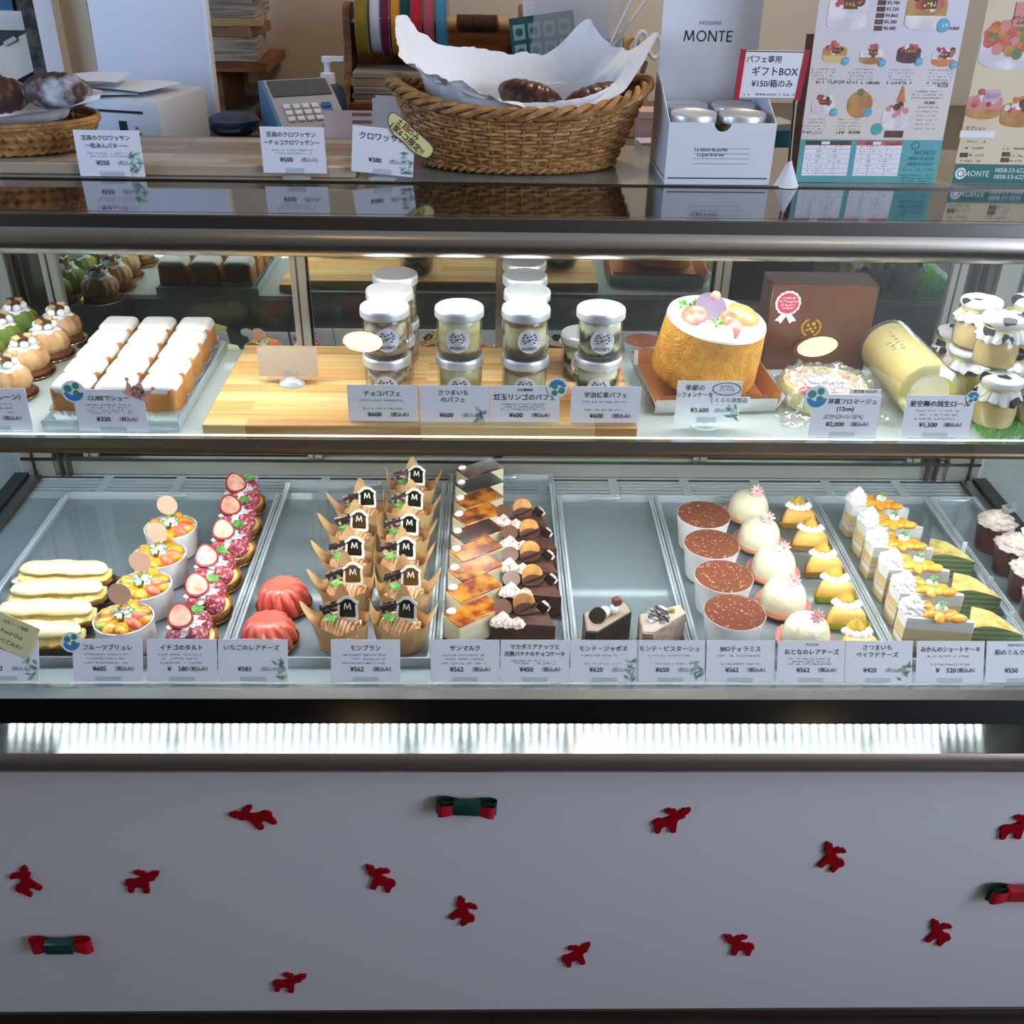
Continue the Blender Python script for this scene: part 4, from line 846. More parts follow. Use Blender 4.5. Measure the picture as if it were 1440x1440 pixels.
# parfait jars
lid_m = M('jar_lid', 'f0f1f2', .36, .75); inkl = ink
fills = {'choc': layers('chocolate_parfait', [(0, '9a7a52'), (.2, 'b29468'), (.3, '6f5238'), (.42, 'cbb790'), (.55, '7a5c40'), (.7, 'd3c4a2'), (.85, '6a4a35'), (1, 'c9b48e')], .5, .03, 60, .056),
 'potato': layers('sweet_potato_parfait', [(0, '6f4a24'), (.16, '8d6432'), (.22, 'd6cf93'), (.5, 'cfc07a'), (.62, 'bfa85c'), (.75, 'd8d29a'), (1, 'cfc788')], .5, .012, 50, .056),
 'apple': layers('apple_parfait', [(0, '4f3318'), (.25, '7a5a30'), (.33, 'd5d3a0'), (.6, 'd9d6a8'), (.78, 'c4c07a'), (.84, '8a4a3a'), (1, 'b9a77a')], .5, .014, 50, .056),
 'matcha': layers('matcha_parfait', [(0, '222a16'), (.2, '2a331b'), (.3, 'cfcf9c'), (.45, '262d18'), (.6, '3a4520'), (.7, 'd9dcb4'), (.85, 'e2e2c4'), (1, '6f7d3c')], .5, .03, 45, .056)}
def jar(kind):
    t = thing('parfait_jar', 'x', 'jar', group='parfait jars on the board')
    part('filling', G().add(lathe([(.020, .003), (.0265, .006), (.0272, .01), (.0272, .048), (.024, .053), (.001, .054)], 28), fills[kind]), t)
    part('glass_jar', G().add(lathe([(.019, 0), (.026, .0008), (.0295, .005), (.0302, .012), (.0302, .046), (.0285, .052), (.0275, .055), (.0275, .06)], 32, cap=False), jarglass), t, 'clear glass jar')
    part('lid', G().add(lathe([(.0315, .0535), (.0325, .0545), (.0325, .0625), (.0318, .0655), (.0305, .0665), (.0285, .066), (.0275, .0652), (.001, .0655)], 36), lid_m), t, 'silver screw lid')
    g = G(); Rl = .0308; N = 24
    def wrap(vf, dz=0.0): return [((Rl + p[2]) * sin(p[0] / Rl), -(Rl + p[2]) * cos(p[0] / Rl), p[1] + .029) for p in vf[0]], vf[1]
    g.add(wrap(disc(0, 0, .0165, z=0, n=28)), card_m)
    g.add(wrap(([(x, y - .010, .0002) for x, y, z in letters('MONTE', .0042, .17)[0]], letters('MONTE', .0042, .17)[1])), ink)
    for a in range(12):
        b = radians(a * 30 + 15)
        if a in (2, 3, 8, 9): continue
        g.add(wrap(quad(.0085 * cos(b), .0035 + .0078 * sin(b), .003, .0018, .0002)), ink)
    for a, b in ((-.003, .006), (.002, .0075), (.0005, .002), (-.002, .0005), (.004, .003)): g.add(wrap(disc(a, b, .0013, z=.0002, n=8)), ink)
    part('round_label', g, t, 'round white shop label', 0); return t
def stack(kind, desc, pts, tiers, ex=()):
    j = jar(kind); n = len(pts); first = True; PB = spread([(lambda b: (b[0], b[1] + .018, b[2]))(P(x, y, .133, ZB)) for x, y in pts], .0664, 1.2925, 1.492)
    for i, (x, y) in enumerate(pts):
        b = PB[i]
        for k in range(tiers[i]):
            q = (b[0], b[1], ZB + k * .0668)
            lb = '%s parfait jar, %s%s' % (desc, ('upper' if k else 'lower') if tiers[i] > 1 else 'single', ', %s stack' % order(i, n) if n > 1 else ' of its stack')
            if first: j.location = q; j['label'] = lb; first = False
            else: dup(j, q, random.uniform(-12, 12), lb)
stack('choc', 'brown chocolate', [(538, 438), (545.5, 412), (554, 390)], [2, 2, 2])
stack('potato', 'yellow sweet potato', [(645, 439.5)], [2])
stack('apple', 'pale apple', [(740.5, 438.5), (742, 414.6), (739, 392), (738, 372)], [2, 2, 2, 2])
stack('matcha', 'dark green matcha', [(847.5, 438.5), (826, 409)], [2, 1])
# blank card on the board
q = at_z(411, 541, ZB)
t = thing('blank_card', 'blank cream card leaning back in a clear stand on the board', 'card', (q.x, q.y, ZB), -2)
part('card', G().add(box(.083, .0006, .041, True), M('card_cream_shaded', 'b5a492', .6), R('X', -10) @ R('Y', -1) @ T(-.004, 0, .012)), t)  # cream card, its lesser light put into a darker colour
part('stand', G().add(lathe([(.019, 0), (.018, .004), (.012, .008), (.006, .011), (.003, .012)], 24, sy=.75), acry_edge).add(rbox(.022, .007, .012, .003, 2), acrylic, R('X', -10) @ T(0, 0, .008)), t, 'clear domed stand')
# chiffon cake in a paper tray
chif = M('chiffon_side', 'e0a548', .85, c2='c98a34', scale=70, mix=(.35, .68), bump=.8, bscale=260, spec=.2); fig_m = M('red_fruit', 'd9614c', .3, c2='ef9c86', scale=60, coat=.4); fig_o = M('orange_fruit', 'e3a457', .35, c2='d28a58', scale=70, coat=.3); purp = M('purple_slice', '6f5f74', .4); carton = M('white_carton', 'e8e8e6', .55); cart_in = M('brown_liner', 'b87338', .6)
cp = at_z(986, 535, ZU + .012)
t = thing('chiffon_cake', 'tall golden chiffon cake with cream and fruit, leaning in a paper tray', 'cake', (cp.x, cp.y, ZU + .022), rx=7, ry=6)
pr = [(.070, 0), (.0745, .005), (.075, .012), (.0735, .045), (.0705, .078), (.0700, .087)]
part('cake_body', G().add(lathe(pr, 48, lambda a, q: 1 + .018 * noise.noise((cos(a) * 2, sin(a) * 2, q * 3)) * (1 - q), cap=False), chif).add(disc(0, 0, .072, z=.001), chif, R('X', 180)), t)
part('pale_cake_top', G().add(lathe([(.0700, .0868), (.0690, .0905), (.0655, .0915), (.060, .0872), (.001, .0862)], 48, cap=False), wcream), t)
g = G()
for a, b in ((-.022, -.042), (.002, -.045), (.026, -.038)): g.add(ell(.0145, .0145, .013, 16, 9), wcream, T(a, b, .088))
part('cream_balls', g, t)
part('red_fruit', G().add(ell(.018, .02, .012, 14, 8), fig_m, T(-.034, -.006, .092) @ R('Z', 20) @ R('Y', -25)).add(ell(.012, .017, .011, 14, 8), fig_m, T(.014, -.008, .094) @ R('Y', 20)).add(ell(.012, .016, .011, 14, 8), fig_m, T(.018, -.036, .095) @ R('X', 30)), t)
part('purple_slice', G().add(lathe([(.0001, 0), (.022, 0), (.022, .006), (.0001, .006)], 24, cap=False), purp, T(-.008, .02, .094) @ R('X', 35)), t)
part('orange_fruit', G().add(ell(.026, .018, .011, 14, 8), fig_o, T(.036, .006, .096) @ R('Y', 16) @ R('X', 20)).add(ell(.008, .006, .009, 8, 5), fig_m, T(-.002, .03, .108)), t)
g = G()
for a, b, s in ((-.044, .022, 3), (-.03, .03, 4), (.03, .028, 5), (-.004, -.022, 6), (.004, -.018, 7)): 
    k = G(); herbs(k, 10, .008, .09, s, None, .006); g.add(([(x + a, y + b, z) for x, y, z in k.v], k.f), herb)
part('herb_sprigs', g, t)
tw, td, th = .170, .166, .022
t = thing('cake_tray', 'white folded paper tray under the chiffon cake', 'tray', (cp.x + .002, cp.y + .002, ZU), 3)
g = G().add(box(tw, td, .002, True), carton)
def flap(x0, y0, x1, y1, ox, oy, hh): 
    return ([(x0, y0, .0005), (x1, y1, .0005), (x1 + ox, y1 + oy, hh), (x0 + ox, y0 + oy, hh), (x0 + ox * .1, y0 + oy * .1 + 1e-4, .003), (x1 + ox * .1, y1 + oy * .1, .003)], [(0, 1, 2, 3)])
for a in ((-tw / 2, -td / 2, tw / 2, -td / 2, 0, -.006), (tw / 2, -td / 2, tw / 2, td / 2, .012, 0), (tw / 2, td / 2, -tw / 2, td / 2, 0, .008), (-tw / 2, td / 2, -tw / 2, -td / 2, -.012, 0)): g.add(flap(*a, th), carton)
part('carton', g, t, None, 0); g = G()
for a in ((-tw / 2, -td / 2, tw / 2, -td / 2, 0, -.006), (tw / 2, -td / 2, tw / 2, td / 2, .012, 0), (tw / 2, td / 2, -tw / 2, td / 2, 0, .008), (-tw / 2, td / 2, -tw / 2, -td / 2, -.012, 0)):
    x0, y0, x1, y1, ox, oy = a; e = .94; g.add(([(x0 * e, y0 * e, .0025), (x1 * e, y1 * e, .0025), (x1 * e + ox, y1 * e + oy, th + .004), (x0 * e + ox, y0 * e + oy, th + .004)], [(3, 2, 1, 0)]), cart_in)
g.add(box(tw * .93, td * .93, .0004, True), cart_in, T(0, 0, .0021)); part('liner', g, t, 'brown inner liner', 0)
# brown gift box
bxm = M('brown_foil_board', '5d3722', .3, .25, coat=.3); seal_r = M('seal_red', 'c2344a', .45); gold_p = M('gold_print', 'd9a928', .3, .7)
bx0, bx1 = at_z(1088, 400, ZU + .133), at_z(1235, 399, ZU + .133); bw2 = bx1.x - bx0.x
t = thing('cake_box', 'upright glossy brown cake box with red rosette seal and gold crest', 'box', ((bx0.x + bx1.x) / 2, 1.468, ZU), -1)
part('carton', G().add(rbox(bw2, .062, .133, .0015, 1), bxm), t)
fc = T(0, -.0312, 0) @ UP; g = G(); rx_ = -bw2 / 2 + .026
for s, a in ((-1, 0), (1, 0)): g.add(flat([(rx_ + s * .002, .095), (rx_ + s * .016, .078), (rx_ + s * .010, .0775), (rx_ + s * .007, .0735), (rx_ - s * .003, .09)], .0001), stick_w, fc)
g.add(flat([(rx_ + (.0185 + .0006 * cos(14 * a)) * cos(a), .105 + (.0185 + .0006 * cos(14 * a)) * sin(a)) for a in [2 * pi * k / 56 for k in range(56)]], .0002), stick_w, fc); g.add(disc(rx_, .105, .0158, z=.0004, n=32), seal_r, fc)
for i, s in enumerate((.009, .013, .012, .008)): scribble(g, stick_w, rx_ - s, .113 - i * .0052, s * 2, .0038, fc, .0006, i, .95)
part('rosette_seal', g, t, 'red and white rosette seal', 0)
g = G(); cx_, cy_ = -bw2 / 2 + .066, .068
for k in range(24):
    b = radians(k * 15)
    if k in (5, 6, 7, 17, 18, 19): continue
    g.add(quad(cx_ + .0135 * cos(b), cy_ + .0135 * sin(b), .0032, .0026, .0002), gold_p, fc)
for a, b, s in ((-.005, .004, .0024), (.003, .006, .003), (.006, .0, .002), (-.001, -.002, .0026), (-.006, -.004, .002), (.003, -.006, .0024)): g.add(disc(cx_ + a, cy_ + b, s, z=.0002, n=8), gold_p, fc)
scribble(g, gold_p, cx_ - .008, cy_ - .0165, .016, .003, fc, .0002, 3); part('gold_crest', g, t, 'gold crest print', 0)
# round cheesecake in a bag
from_m = M('fromage_side', 'efe08e', .6, bump=.1); from_t = M('fromage_top', 'e3b58c', .55, c2='f0d9b0', scale=14, mix=(.35, .7)); lab_m = M('pale_label', 'e9e2e0', .5); crinkle = glass('crinkled_bag', (.98, .985, .985), .12, .6, .10, .10, power=2)
fp = at_z(1160, 537, ZU + .03)
t = thing('wrapped_cheesecake', 'round pale cheesecake in a crinkled clear bag before the brown box', 'cheesecake', (fp.x, min(fp.y, 1.352), ZU))
part('cake_body', G().add(lathe([(.055, .002), (.061, .006), (.0615, .022), (.057, .030), (.001, .031)], 40), from_m).add(lathe([(.054, .0306), (.001, .0316)], 40, cap=False), from_t), t)
Z = T(0, -.008, .0325); g = G().add(disc(0, 0, .032, z=0, n=32), lab_m, Z); g.add(letters('MONTE', .0105, .15), ink_grey, Z @ T(0, -.004, .0003)); part('label', g, t, 'round pale label', 0)
part('red_seal', G().add(disc(-.034, -.038, .012, z=.0335, n=20), seal_r), t, 'red seal', 0)
def bag(u, v):
    x, y = (u - .5) * .155, (v - .5) * .172; d = sqrt(x * x + (y * 1.02) ** 2); k = 1 / (1 + math.exp((d - .067) / .0035)); z = .0012 + .034 * k
    n_ = noise.noise((x * 60, y * 60, 1)); n2 = noise.noise((x * 140 + 7, y * 140, 2)); z += abs(n_) * .008 * (.5 + k) + abs(n2) * .005
    return (x + .004 * n2, y + .004 * n_, max(.0006, z))
part('clear_bag', G().add(grid(bag, 70, 76), crinkle), t, 'crinkled clear bag', 25)
# roll cake
roll_m = M('roll_sponge', 'ecd877', .6, c2='e6cd68', scale=20, mix=(.4, .6), bump=.08); roll_c = M('roll_cream', 'f0e3b4', .5)
ra, rb = at_z(1306, 553, ZU + .041), at_z(1240, 478, ZU + .041); rb.y = min(rb.y, 1.43)
d = (rb - ra); Lr = d.length; t = thing('roll_cake', 'yellow roll cake wrapped in clear film beside the brown box', 'roll cake', (ra.x, ra.y, ZU), math.degrees(atan2(d.y, d.x)))
AX = R('Y', 90); rr = .040
part('sponge_roll', G().add(lathe([(.034, .0), (rr, .004), (rr, Lr - .004), (.036, Lr)], 40), roll_m, T(0, 0, rr + .0005) @ AX), t)
g = G(); sp = [((.007 + .024 * k / 40) * cos(k * .19), (.007 + .024 * k / 40) * sin(k * .19), -.0006) for k in range(41)]
part('cream_centre', G().add(disc(0, 0, .028, z=0, n=28), roll_c, T(-.0006, 0, rr + .0005) @ R('Y', -90)), t, 'pale cream centre')
g = G()
for i, (s, n) in enumerate(((-.018, 6), (.006, 3))):
    for k in range(n):
        for _ in range(3): a = radians(38 - 16 * i + random.uniform(-4, 4)); x = Lr * .45 + k * .011 + random.uniform(0, .006) + s * .3; g.add(box(random.uniform(.002, .006), .0011, .0006), ink_grey, T(x, 0, rr + .0005) @ R('X', math.degrees(a) - 62) @ T(0, 0, rr + .0016) @ R('Z', random.choice((0, 90, 40))))
part('handwriting', g, t, 'faint handwriting on the film', 0)
part('clear_film', G().add(grid(lambda u, v: (-.02 + (Lr + .04) * v, (rr + .0012 + .0008 * abs(noise.noise((u * 14, v * 16, 0)))) * sin(u * 2 * pi) * (1 if 0.06 < v < .94 else .8), rr + .0015 + (rr + .0005 + .0008 * abs(noise.noise((u * 14, v * 16, 5)))) * cos(u * 2 * pi) * (1 if .06 < v < .94 else .72)), 48, 40, cu=True), crinkle), t, 'clear wrapping film', 25)
# cow-capped puddings on a grass mat
pud = M('pudding', 'e0c387', .35, c2='d8b877', scale=10, coat=.3); cow = spots('cow_cloth', 'd6d4d0', '0c0a0c', 34, .60); string = M('gold_string', 'd6bd4a', .4, .3); grass_m = M('artificial_grass', '3f8a2a', .6, c2='6fb43e', scale=120, mix=(.3, .7))
gx0, gx1, gy0, gy1 = at_z(1318, 520, ZU).x, XR - .03, 1.205, 1.49
t = G(); rnd = random.Random(6); gm = at_z(1335, 600, ZU).x
for k in range(5200):
    y = rnd.uniform(gy0, gy1); lo_ = at_z(1372, 608, ZU).x if y < 1.245 else gx0 + max(0, (1.36 - y)) * .10; x = rnd.uniform(lo_, gx1); a = rnd.uniform(0, 2 * pi); l = rnd.uniform(.008, .017); b = rnd.uniform(.2, .9)
    w_ = .0009; tip = (x + l * b * cos(a), y + l * b * sin(a), .001 + l * (1 - b * .4)); t.add(([(x - w_ * sin(a), y + w_ * cos(a), .001), (x + w_ * sin(a), y - w_ * cos(a), .001), tip], [(0, 1, 2)]), grass_m)
t.add(span(gx0, gx1, gy0 + .045, gy1, .0, .002), grass_m)
o = link('grass_mat', t.mesh('grass_mat', 0), None, T(0, 0, ZU)); tag(o, 'green artificial grass mat under the cow-capped pudding jars', 'grass mat'); o['kind'] = 'stuff'
def cowj():
    t = thing('pudding_jar', 'x', 'pudding jar', group='cow-capped pudding jars')
    part('pudding', G().add(lathe([(.02, .001), (.0262, .005), (.0278, .02), (.0262, .034), (.022, .045), (.001, .047)], 28), pud), t)
    part('glass_jar', G().add(lathe([(.0205, 0), (.027, .003), (.0288, .02), (.027, .036), (.0218, .048), (.021, .056), (.023, .062)], 28, cap=False), jarglass), t, 'clear glass jar')
    def capf(u, v):
        a = u * 2 * pi; q = v
        if q < .35: k = q / .35; return ((.0265 * k) * cos(a), .0265 * k * sin(a), .0700 - .0012 * k ** 4 + .0006 * noise.noise((cos(a) * 3 * k, sin(a) * 3 * k, 1)))
        if q < .6: k = (q - .35) / .25; r = .0265 + .003 * sin(pi * k) - .003 * k; return (r * cos(a), r * sin(a), .0688 - .013 * k)
        k = (q - .6) / .4; r = .0236 + (.0075 + .0022 * cos(14 * a) + .002 * cos(5 * a)) * k; return (r * cos(a), r * sin(a), .0555 - k * (.012 + .006 * abs(cos(2 * a))))
    part('cloth_cap', G().add(grid(capf, 72, 20, cu=True), cow), t, 'black and white cow-print cloth cap')
    part('string', G().add(tube([(.0245 * cos(k * pi / 12), .0245 * sin(k * pi / 12), .0560) for k in range(24)], .0011, 6, True), string).add(tube(spline([(-.02, -.014, .056), (-.03, -.018, .05), (-.034, -.014, .042)], 4, False), .0009, 5), string), t, 'gold string tie'); return t
ZG = ZU + .0025; j = cowj(); B_ = lambda x, y: at_z(x, y, ZG)
cj = [((1393, 596), 0, 'cow-capped pudding jar at the front of the grass, lower tier'), ((1393, 596), 1, 'cow-capped pudding jar on the front jar, upper tier'), ((1456, 593), 0, 'cow-capped pudding jar at the case end, front lower tier'), ((1358, 561), 0, 'cow-capped pudding jar behind the front jar, lower tier'), ((1358, 561), 1, 'cow-capped pudding jar behind the front jar, upper tier'),
      ((1341, 534), 0, 'cow-capped pudding jar beside the roll cake, single'), ((1424, 560), 0, 'cow-capped pudding jar in the second row by the case end, lower tier'), ((1428, 560), 1, 'cow-capped pudding jar in the second row by the case end, upper tier'), ((1395, 529), 0, 'cow-capped pudding jar in the rear row, lower tier')]
for i, ((x, y), k, lb) in enumerate(cj):
    b = B_(x, y); q = (b.x, max(b.y, 1.252) + (.026 if i > 2 else 0) + (.038 if i == 1 else 0), ZG + k * .0712); rz = random.uniform(-60, 60)
    if i == 0: j.location = q; j['label'] = lb
    else: dup(j, q, rz, lb)
# price cards on the shelf
def scard(px, titles, price, label, py=607, **k):
    p = at_z(px, py, ZS); return card((p.x, max(p.y, 1.213) + (.012 if k.get('foot') == 'table' else 0), {'clip': ZS + .0075, 'slot': ZS + .001, 'table': ZS + .0092}[k.get('foot', 'clip')]), titles, price, label, h=k.pop('h', .058), lean=k.pop('lean', 4), **k)
scard(-2, ['クグロフ（プレーン）'], ('¥380', ''), 'cropped price card of the ring cakes', fine=3, foot='slot', py=606, tsize=.0095)
c = scard(160, ['CUBEでシュー'], ('¥320', ''), 'price card with round sticker and pink crown before the cube puffs', py=609, fine=4, foot='slot'); stick_on(c, -.043, .055, 4, .0155)
pk = M('crown_pink', 'e7a895', .6); g = G(); Y = R('X', -4) @ UP @ T(.040, .058, .0012) @ R('Z', -22)
g.add(flat([(-.014, -.012), (.014, -.012), (.017, .008), (.008, .001), (0, .013), (-.008, .001), (-.017, .008)]), pk, Y)
for x, y in ((-.017, .009), (0, .0145), (.017, .009)): g.add(disc(x, y, .0028, n=12), pk, Y)
for i, s in enumerate(('Baking', '大人気!', '¥320')): g.add(text(s, .0062, .01), ink, Y @ T(0, .002 - .0052 * i, .0003))
part('pink_crown', g, c, 'pink crown-shaped tag', 0)
scard(540, ['チョコパフェ'], ('¥600', ''), 'price card of the chocolate parfaits', fine=2)
scard(640, ['さつまいも', 'のパフェ'], ('¥600', ''), 'handwritten price card of the sweet potato parfaits', hand=True, orn=True, fine=0, py=608)
c = scard(737, ['紅玉リンゴのパフェ'], ('¥600', ''), 'price card with blue sticker before the apple parfaits', fine=3, top='大石農園産', py=608, tsize=.0094); stick_on(c, .042, .056, 4, .0135, True)
scard(849, ['宇治抹茶パフェ'], ('¥600', ''), 'price card of the matcha parfaits', py=609)
def bub(t, X):
    Y = X @ UP @ T(.023, .0475, .0006); g = G()
    o_ = [(.0185 * cos(a), .0085 * sin(a), 0) for a in [2 * pi * k / 40 for k in range(40)]]; g.add(tube(o_, .0005, 4, True), ink, Y); g.add(text('まず桃の\nさわやか風', .0042), ink, Y @ T(0, .001, .0004)); part('bubble_note', g, t, 'drawn speech bubble', 0)
    Y = X @ UP @ T(.030, .0315, .0012); g = G().add(rbox(.05, .0105, .0006, .0002, 1, False), card_m, Y).add(text('くらら倶部品', .0074, .006), ink, Y @ T(0, 0, .0005)); part('name_strip', g, t, 'paper strip with handwriting', 0)
scard(994, ['季節の', 'シフォンケーキ'], ('¥3,600', ''), 'handwritten price card with speech bubble before the chiffon cake', hand=True, orn=True, fine=0, foot='table', bub=bub, w=.086, tsize=.0088, py=608, tx_=-.019)
def strip(t, X):
    Y = X @ UP @ T(.022, .0625, .001); part('note_strip', G().add(rbox(.042, .007, .0006, .0002, 1, False), card_m, Y).add(text('要冷蔵 1日以内', .0046, .01), ink, Y @ T(0, 0, .0005)), t, 'paper strip at the top edge', 0)
c = scard(1185, ['山陰特選フロマージュ', '(12cm)'], ('¥2,000', ''), 'price card with blue sticker before the bagged cheesecake', py=618, fine=3, foot='slot', bub=strip, lean=7); stick_on(c, -.04, .054, 7, .0165)
c = scard(1316, ['星空舞の純生ロール'], ('¥1,500', ''), 'price card with small sticker before the roll cake', py=619, fine=3, foot='slot', tsize=.009, lean=7); stick_on(c, .041, .056, 7, .009, True)
# ================================================================== on the counter
ZK = ZC + .0005
def K(px, py, z=None): return at_z(px, py, ZC + .0005 if z is None else z)
# long board
r1 = K(505, 241); 
solo('serving_board', G().add(rbox(.82, .195, .016, .002, 1), wood_g), 'long striped wooden serving board under the croissant basket and cards', 'serving board', None, (r1.x - .41, 1.5835, ZK))
ZV = ZK + .0163
# wicker basket with paper and croissants
wick = M('willow', 'b98a52', .55, c2='8f6236', scale=60, c3='cfa66c', bump=.1)
bc = K(735, 232); bc.y = 1.587
bc.x -= .006
bk = thing('wicker_basket', 'oval woven wicker basket holding croissants in white paper', 'basket', (bc.x, bc.y, ZK), 2)
def bell(a, k):
    """point on the basket wall, k 0 foot .. 1 rim"""
    ax = .140 + (.185 - .140) * k ** .9; ay = .070 + (.105 - .070) * k ** .9; lift = .028 * abs(cos(a)) ** 3 * k
    return Vector((ax * cos(a), ay * sin(a), .003 + .086 * k + lift))
g = G(); NS = 46; rows = 15
for r_ in range(rows):
    k = .05 + .86 * r_ / (rows - 1); pts = []
    for i in range(NS * 4):
        a = 2 * pi * i / (NS * 4); p = bell(a, k); o_ = .0026 * sin(NS / 2 * a + r_ * pi); n_ = Vector((cos(a) * .6, sin(a), 0)).normalized(); p += n_ * o_; p.z += .0006 * sin(i * 1.7 + r_); pts.append(p)
    g.add(tube(pts, .0029, 5, True), wick)
for i in range(NS): a = 2 * pi * (i + .5) / NS; g.add(tube([bell(a, k) for k in (0, .3, .6, .98)], .0022, 5), wick)
part('woven_wall', g, bk)
g = G()
for s in range(3): g.add(tube([bell(2 * pi * i / 150, 1) + Vector((cos(2 * pi * i / 150) * .006 * cos(14 * 2 * pi * i / 150 + s * 2.1), sin(2 * pi * i / 150) * .006 * cos(14 * 2 * pi * i / 150 + s * 2.1), .006 * sin(14 * 2 * pi * i / 150 + s * 2.1))) for i in range(150)], .0046, 6, True), wick)
part('braided_rim', g, bk, 'braided rim'); g = G()
for s in range(2): g.add(tube([bell(2 * pi * i / 150, .02) + Vector((cos(2 * pi * i / 150) * .004 * cos(30 * 2 * pi * i / 150 + s * pi), sin(2 * pi * i / 150) * .004 * cos(30 * 2 * pi * i / 150 + s * pi), .002 + .003 * sin(30 * 2 * pi * i / 150 + s * pi))) for i in range(150)], .0034, 6, True), wick)
g.add(([(.139 * cos(2 * pi * k / 40), .069 * sin(2 * pi * k / 40), .003) for k in range(40)], [tuple(range(40))]), wick); part('foot_braid', g, bk)
def liner(u, v):
    a = u * 2 * pi; c, s = cos(a), sin(a); k = v
    G_ = lambda c0, w: math.exp(-(min(abs(a - c0), 2 * pi - abs(a - c0)) / w) ** 2)
    hp = .048 * G_(pi - .30, .45) + .052 * G_(.95, .24) + .030 * G_(0.05, .30) + .010 * G_(1.9, .4) + .012 * max(0, s)
    fr = -.034 * math.exp(-((a - 5.15) / .75) ** 4)
    n_ = noise.noise((c * 5, s * 5, k * 4)); n2 = noise.noise((c * 13, s * 13, k * 9)); e = .006 * n_ + .004 * n2
    if k < .6:
        q = k / .6; p = bell(a, q); sc = (.15 + .61 * min(1, q * 2.4)) if q < .42 else .755 + .03 * q
        return (p.x * sc + e * .5, p.y * sc + e * .4, .012 + p.z * .90 + abs(e) * .5 + .014 * q)
    q = (k - .6) / .4; p = bell(a, 1); top = p.z + .015 + q * (.020 + hp) + fr * (.35 + .65 * q); fl = .79 + .16 * q + q * .55 * max(0, hp - .02) + (q * q * 3.6 * hp if a < .6 or a > 5.6 else 0)
    return (p.x * fl + e, p.y * (min(fl, .95) + fr * 2.8) + e * .5, top + e)
solo('paper_liner', G().add(grid(liner, 150, 26, cu=True), M('crumpled_paper', 'eceff3', .6, bump=.2, bscale=70)), 'white crumpled paper lining the wicker basket', 'paper', None, (bc.x, bc.y, ZK), 2, 22)
cro = M('croissant_crust', '56281a', .36, c2='2c130d', scale=34, mix=(.35, .68), coat=.15, bump=.15); cro_s = M('dusted_croissant', '4a2a1c', .5, c2='c9d0da', scale=26, mix=(.52, .72), bump=.15)
def croissant(mat, L=.072, Rm=.030, bend=.7):
    def f(u, v):
        q = 2 * v - 1; a = q * bend; x, y = L * sin(a) / sin(bend) , L * (1 - cos(a)) * .9; seg = abs((q * 3.4) % 1.0 - .5) * 2; r = Rm * max(.02, (1 - abs(q) ** 2.6)) ** .7 * (.92 + .10 * seg ** .5) + .0015
        t = u * 2 * pi; rr = r * (1 + .05 * noise.noise((cos(t) * 2, sin(t) * 2, q * 5))); return (x + rr * cos(t) * sin(a) * -1, y + rr * cos(t) * cos(a), rr * .86 * sin(t) + Rm * .86)
    return G().add(grid(f, 26, 60, cu=True), mat)
def cpos(px, py, y): p = at_y(px, py, y); return p
for (px, py, y, rz, rx, lb) in ((745, 138, 1.612, -24, 30, 'dark baked croissant leaning in the paper-lined basket'), (838, 145, 1.590, 16, 14, 'dark baked croissant at the basket end by the gift box')):
    p = cpos(px, py, y); solo('croissant', croissant(cro, .048, .0225), lb, 'croissant', 'chocolate croissants in the wicker basket', (p.x, p.y, p.z - .013), rz, 60, rx, 8 if rz < 0 else -14)
# shallow basket at the end of the counter
sb = at_z(10, 205, ZV + .02); sy_ = 1.575
t = thing('shallow_basket', 'shallow braided basket on the wooden board with powdered croissants', 'basket', (sb.x - .045, sy_, ZV + .0045))
g = G()
for k in range(3):
    for s in range(2): g.add(tube([((.118 + .010 * k) * cos(2 * pi * i / 120) + .003 * cos(24 * 2 * pi * i / 120 + s * pi), (.068 + .008 * k) * sin(2 * pi * i / 120), .006 + .0105 * k + .005 * sin(24 * 2 * pi * i / 120 + s * pi + k)) for i in range(120)], .0048, 6, True), wick)
part('braided_wall', g, t); g = G()
for s in range(2): g.add(tube([(.146 * cos(2 * pi * i / 120), .092 * sin(2 * pi * i / 120), .037 + .004 * s) for i in range(120)], .0042, 6, True), wick)
g.add(([(.12 * cos(2 * pi * k / 40), .07 * sin(2 * pi * k / 40), .004) for k in range(40)], [tuple(range(40))]), wick); part('rim', g, t)
def lin2(u, v):
    a = u * 2 * pi; k = v; e = .006 * noise.noise((cos(a) * 4, sin(a) * 4, k * 3)); q = min(1, k / .6); o = max(0, k - .6) / .4; return ((.080 + .024 * q + .055 * o) * cos(a) * (.2 + .8 * min(1, k * 2)) + e * .6, (.040 + .018 * q + .042 * o) * sin(a) * (.2 + .8 * min(1, k * 2)) + e * .5, .016 + .030 * q + (.010 if sin(a) < 0 else .016) * min(1, o * 5) + abs(e) * .7 + .014 * max(0, cos(a)) * o)
solo('paper_liner', G().add(grid(lin2, 90, 12, cu=True), bpy.data.materials['crumpled_paper']), 'white paper lining the shallow braided basket', 'paper', None, (sb.x - .045, sy_, ZV), 0, 25)
for (px, py, y, rz, lb) in ((86, 146, 1.585, 4, 'sugar-dusted croissant in the shallow basket, beside the printer'), (0, 152, 1.60, 20, 'sugar-dusted croissant in the shallow basket, at the counter end')):
    p = cpos(px, py, y); solo('croissant', croissant(cro_s, .046, .028, .6), lb, 'croissant', 'sugar-dusted croissants in the shallow basket', (p.x, p.y - .004, p.z - .006), rz, 60)
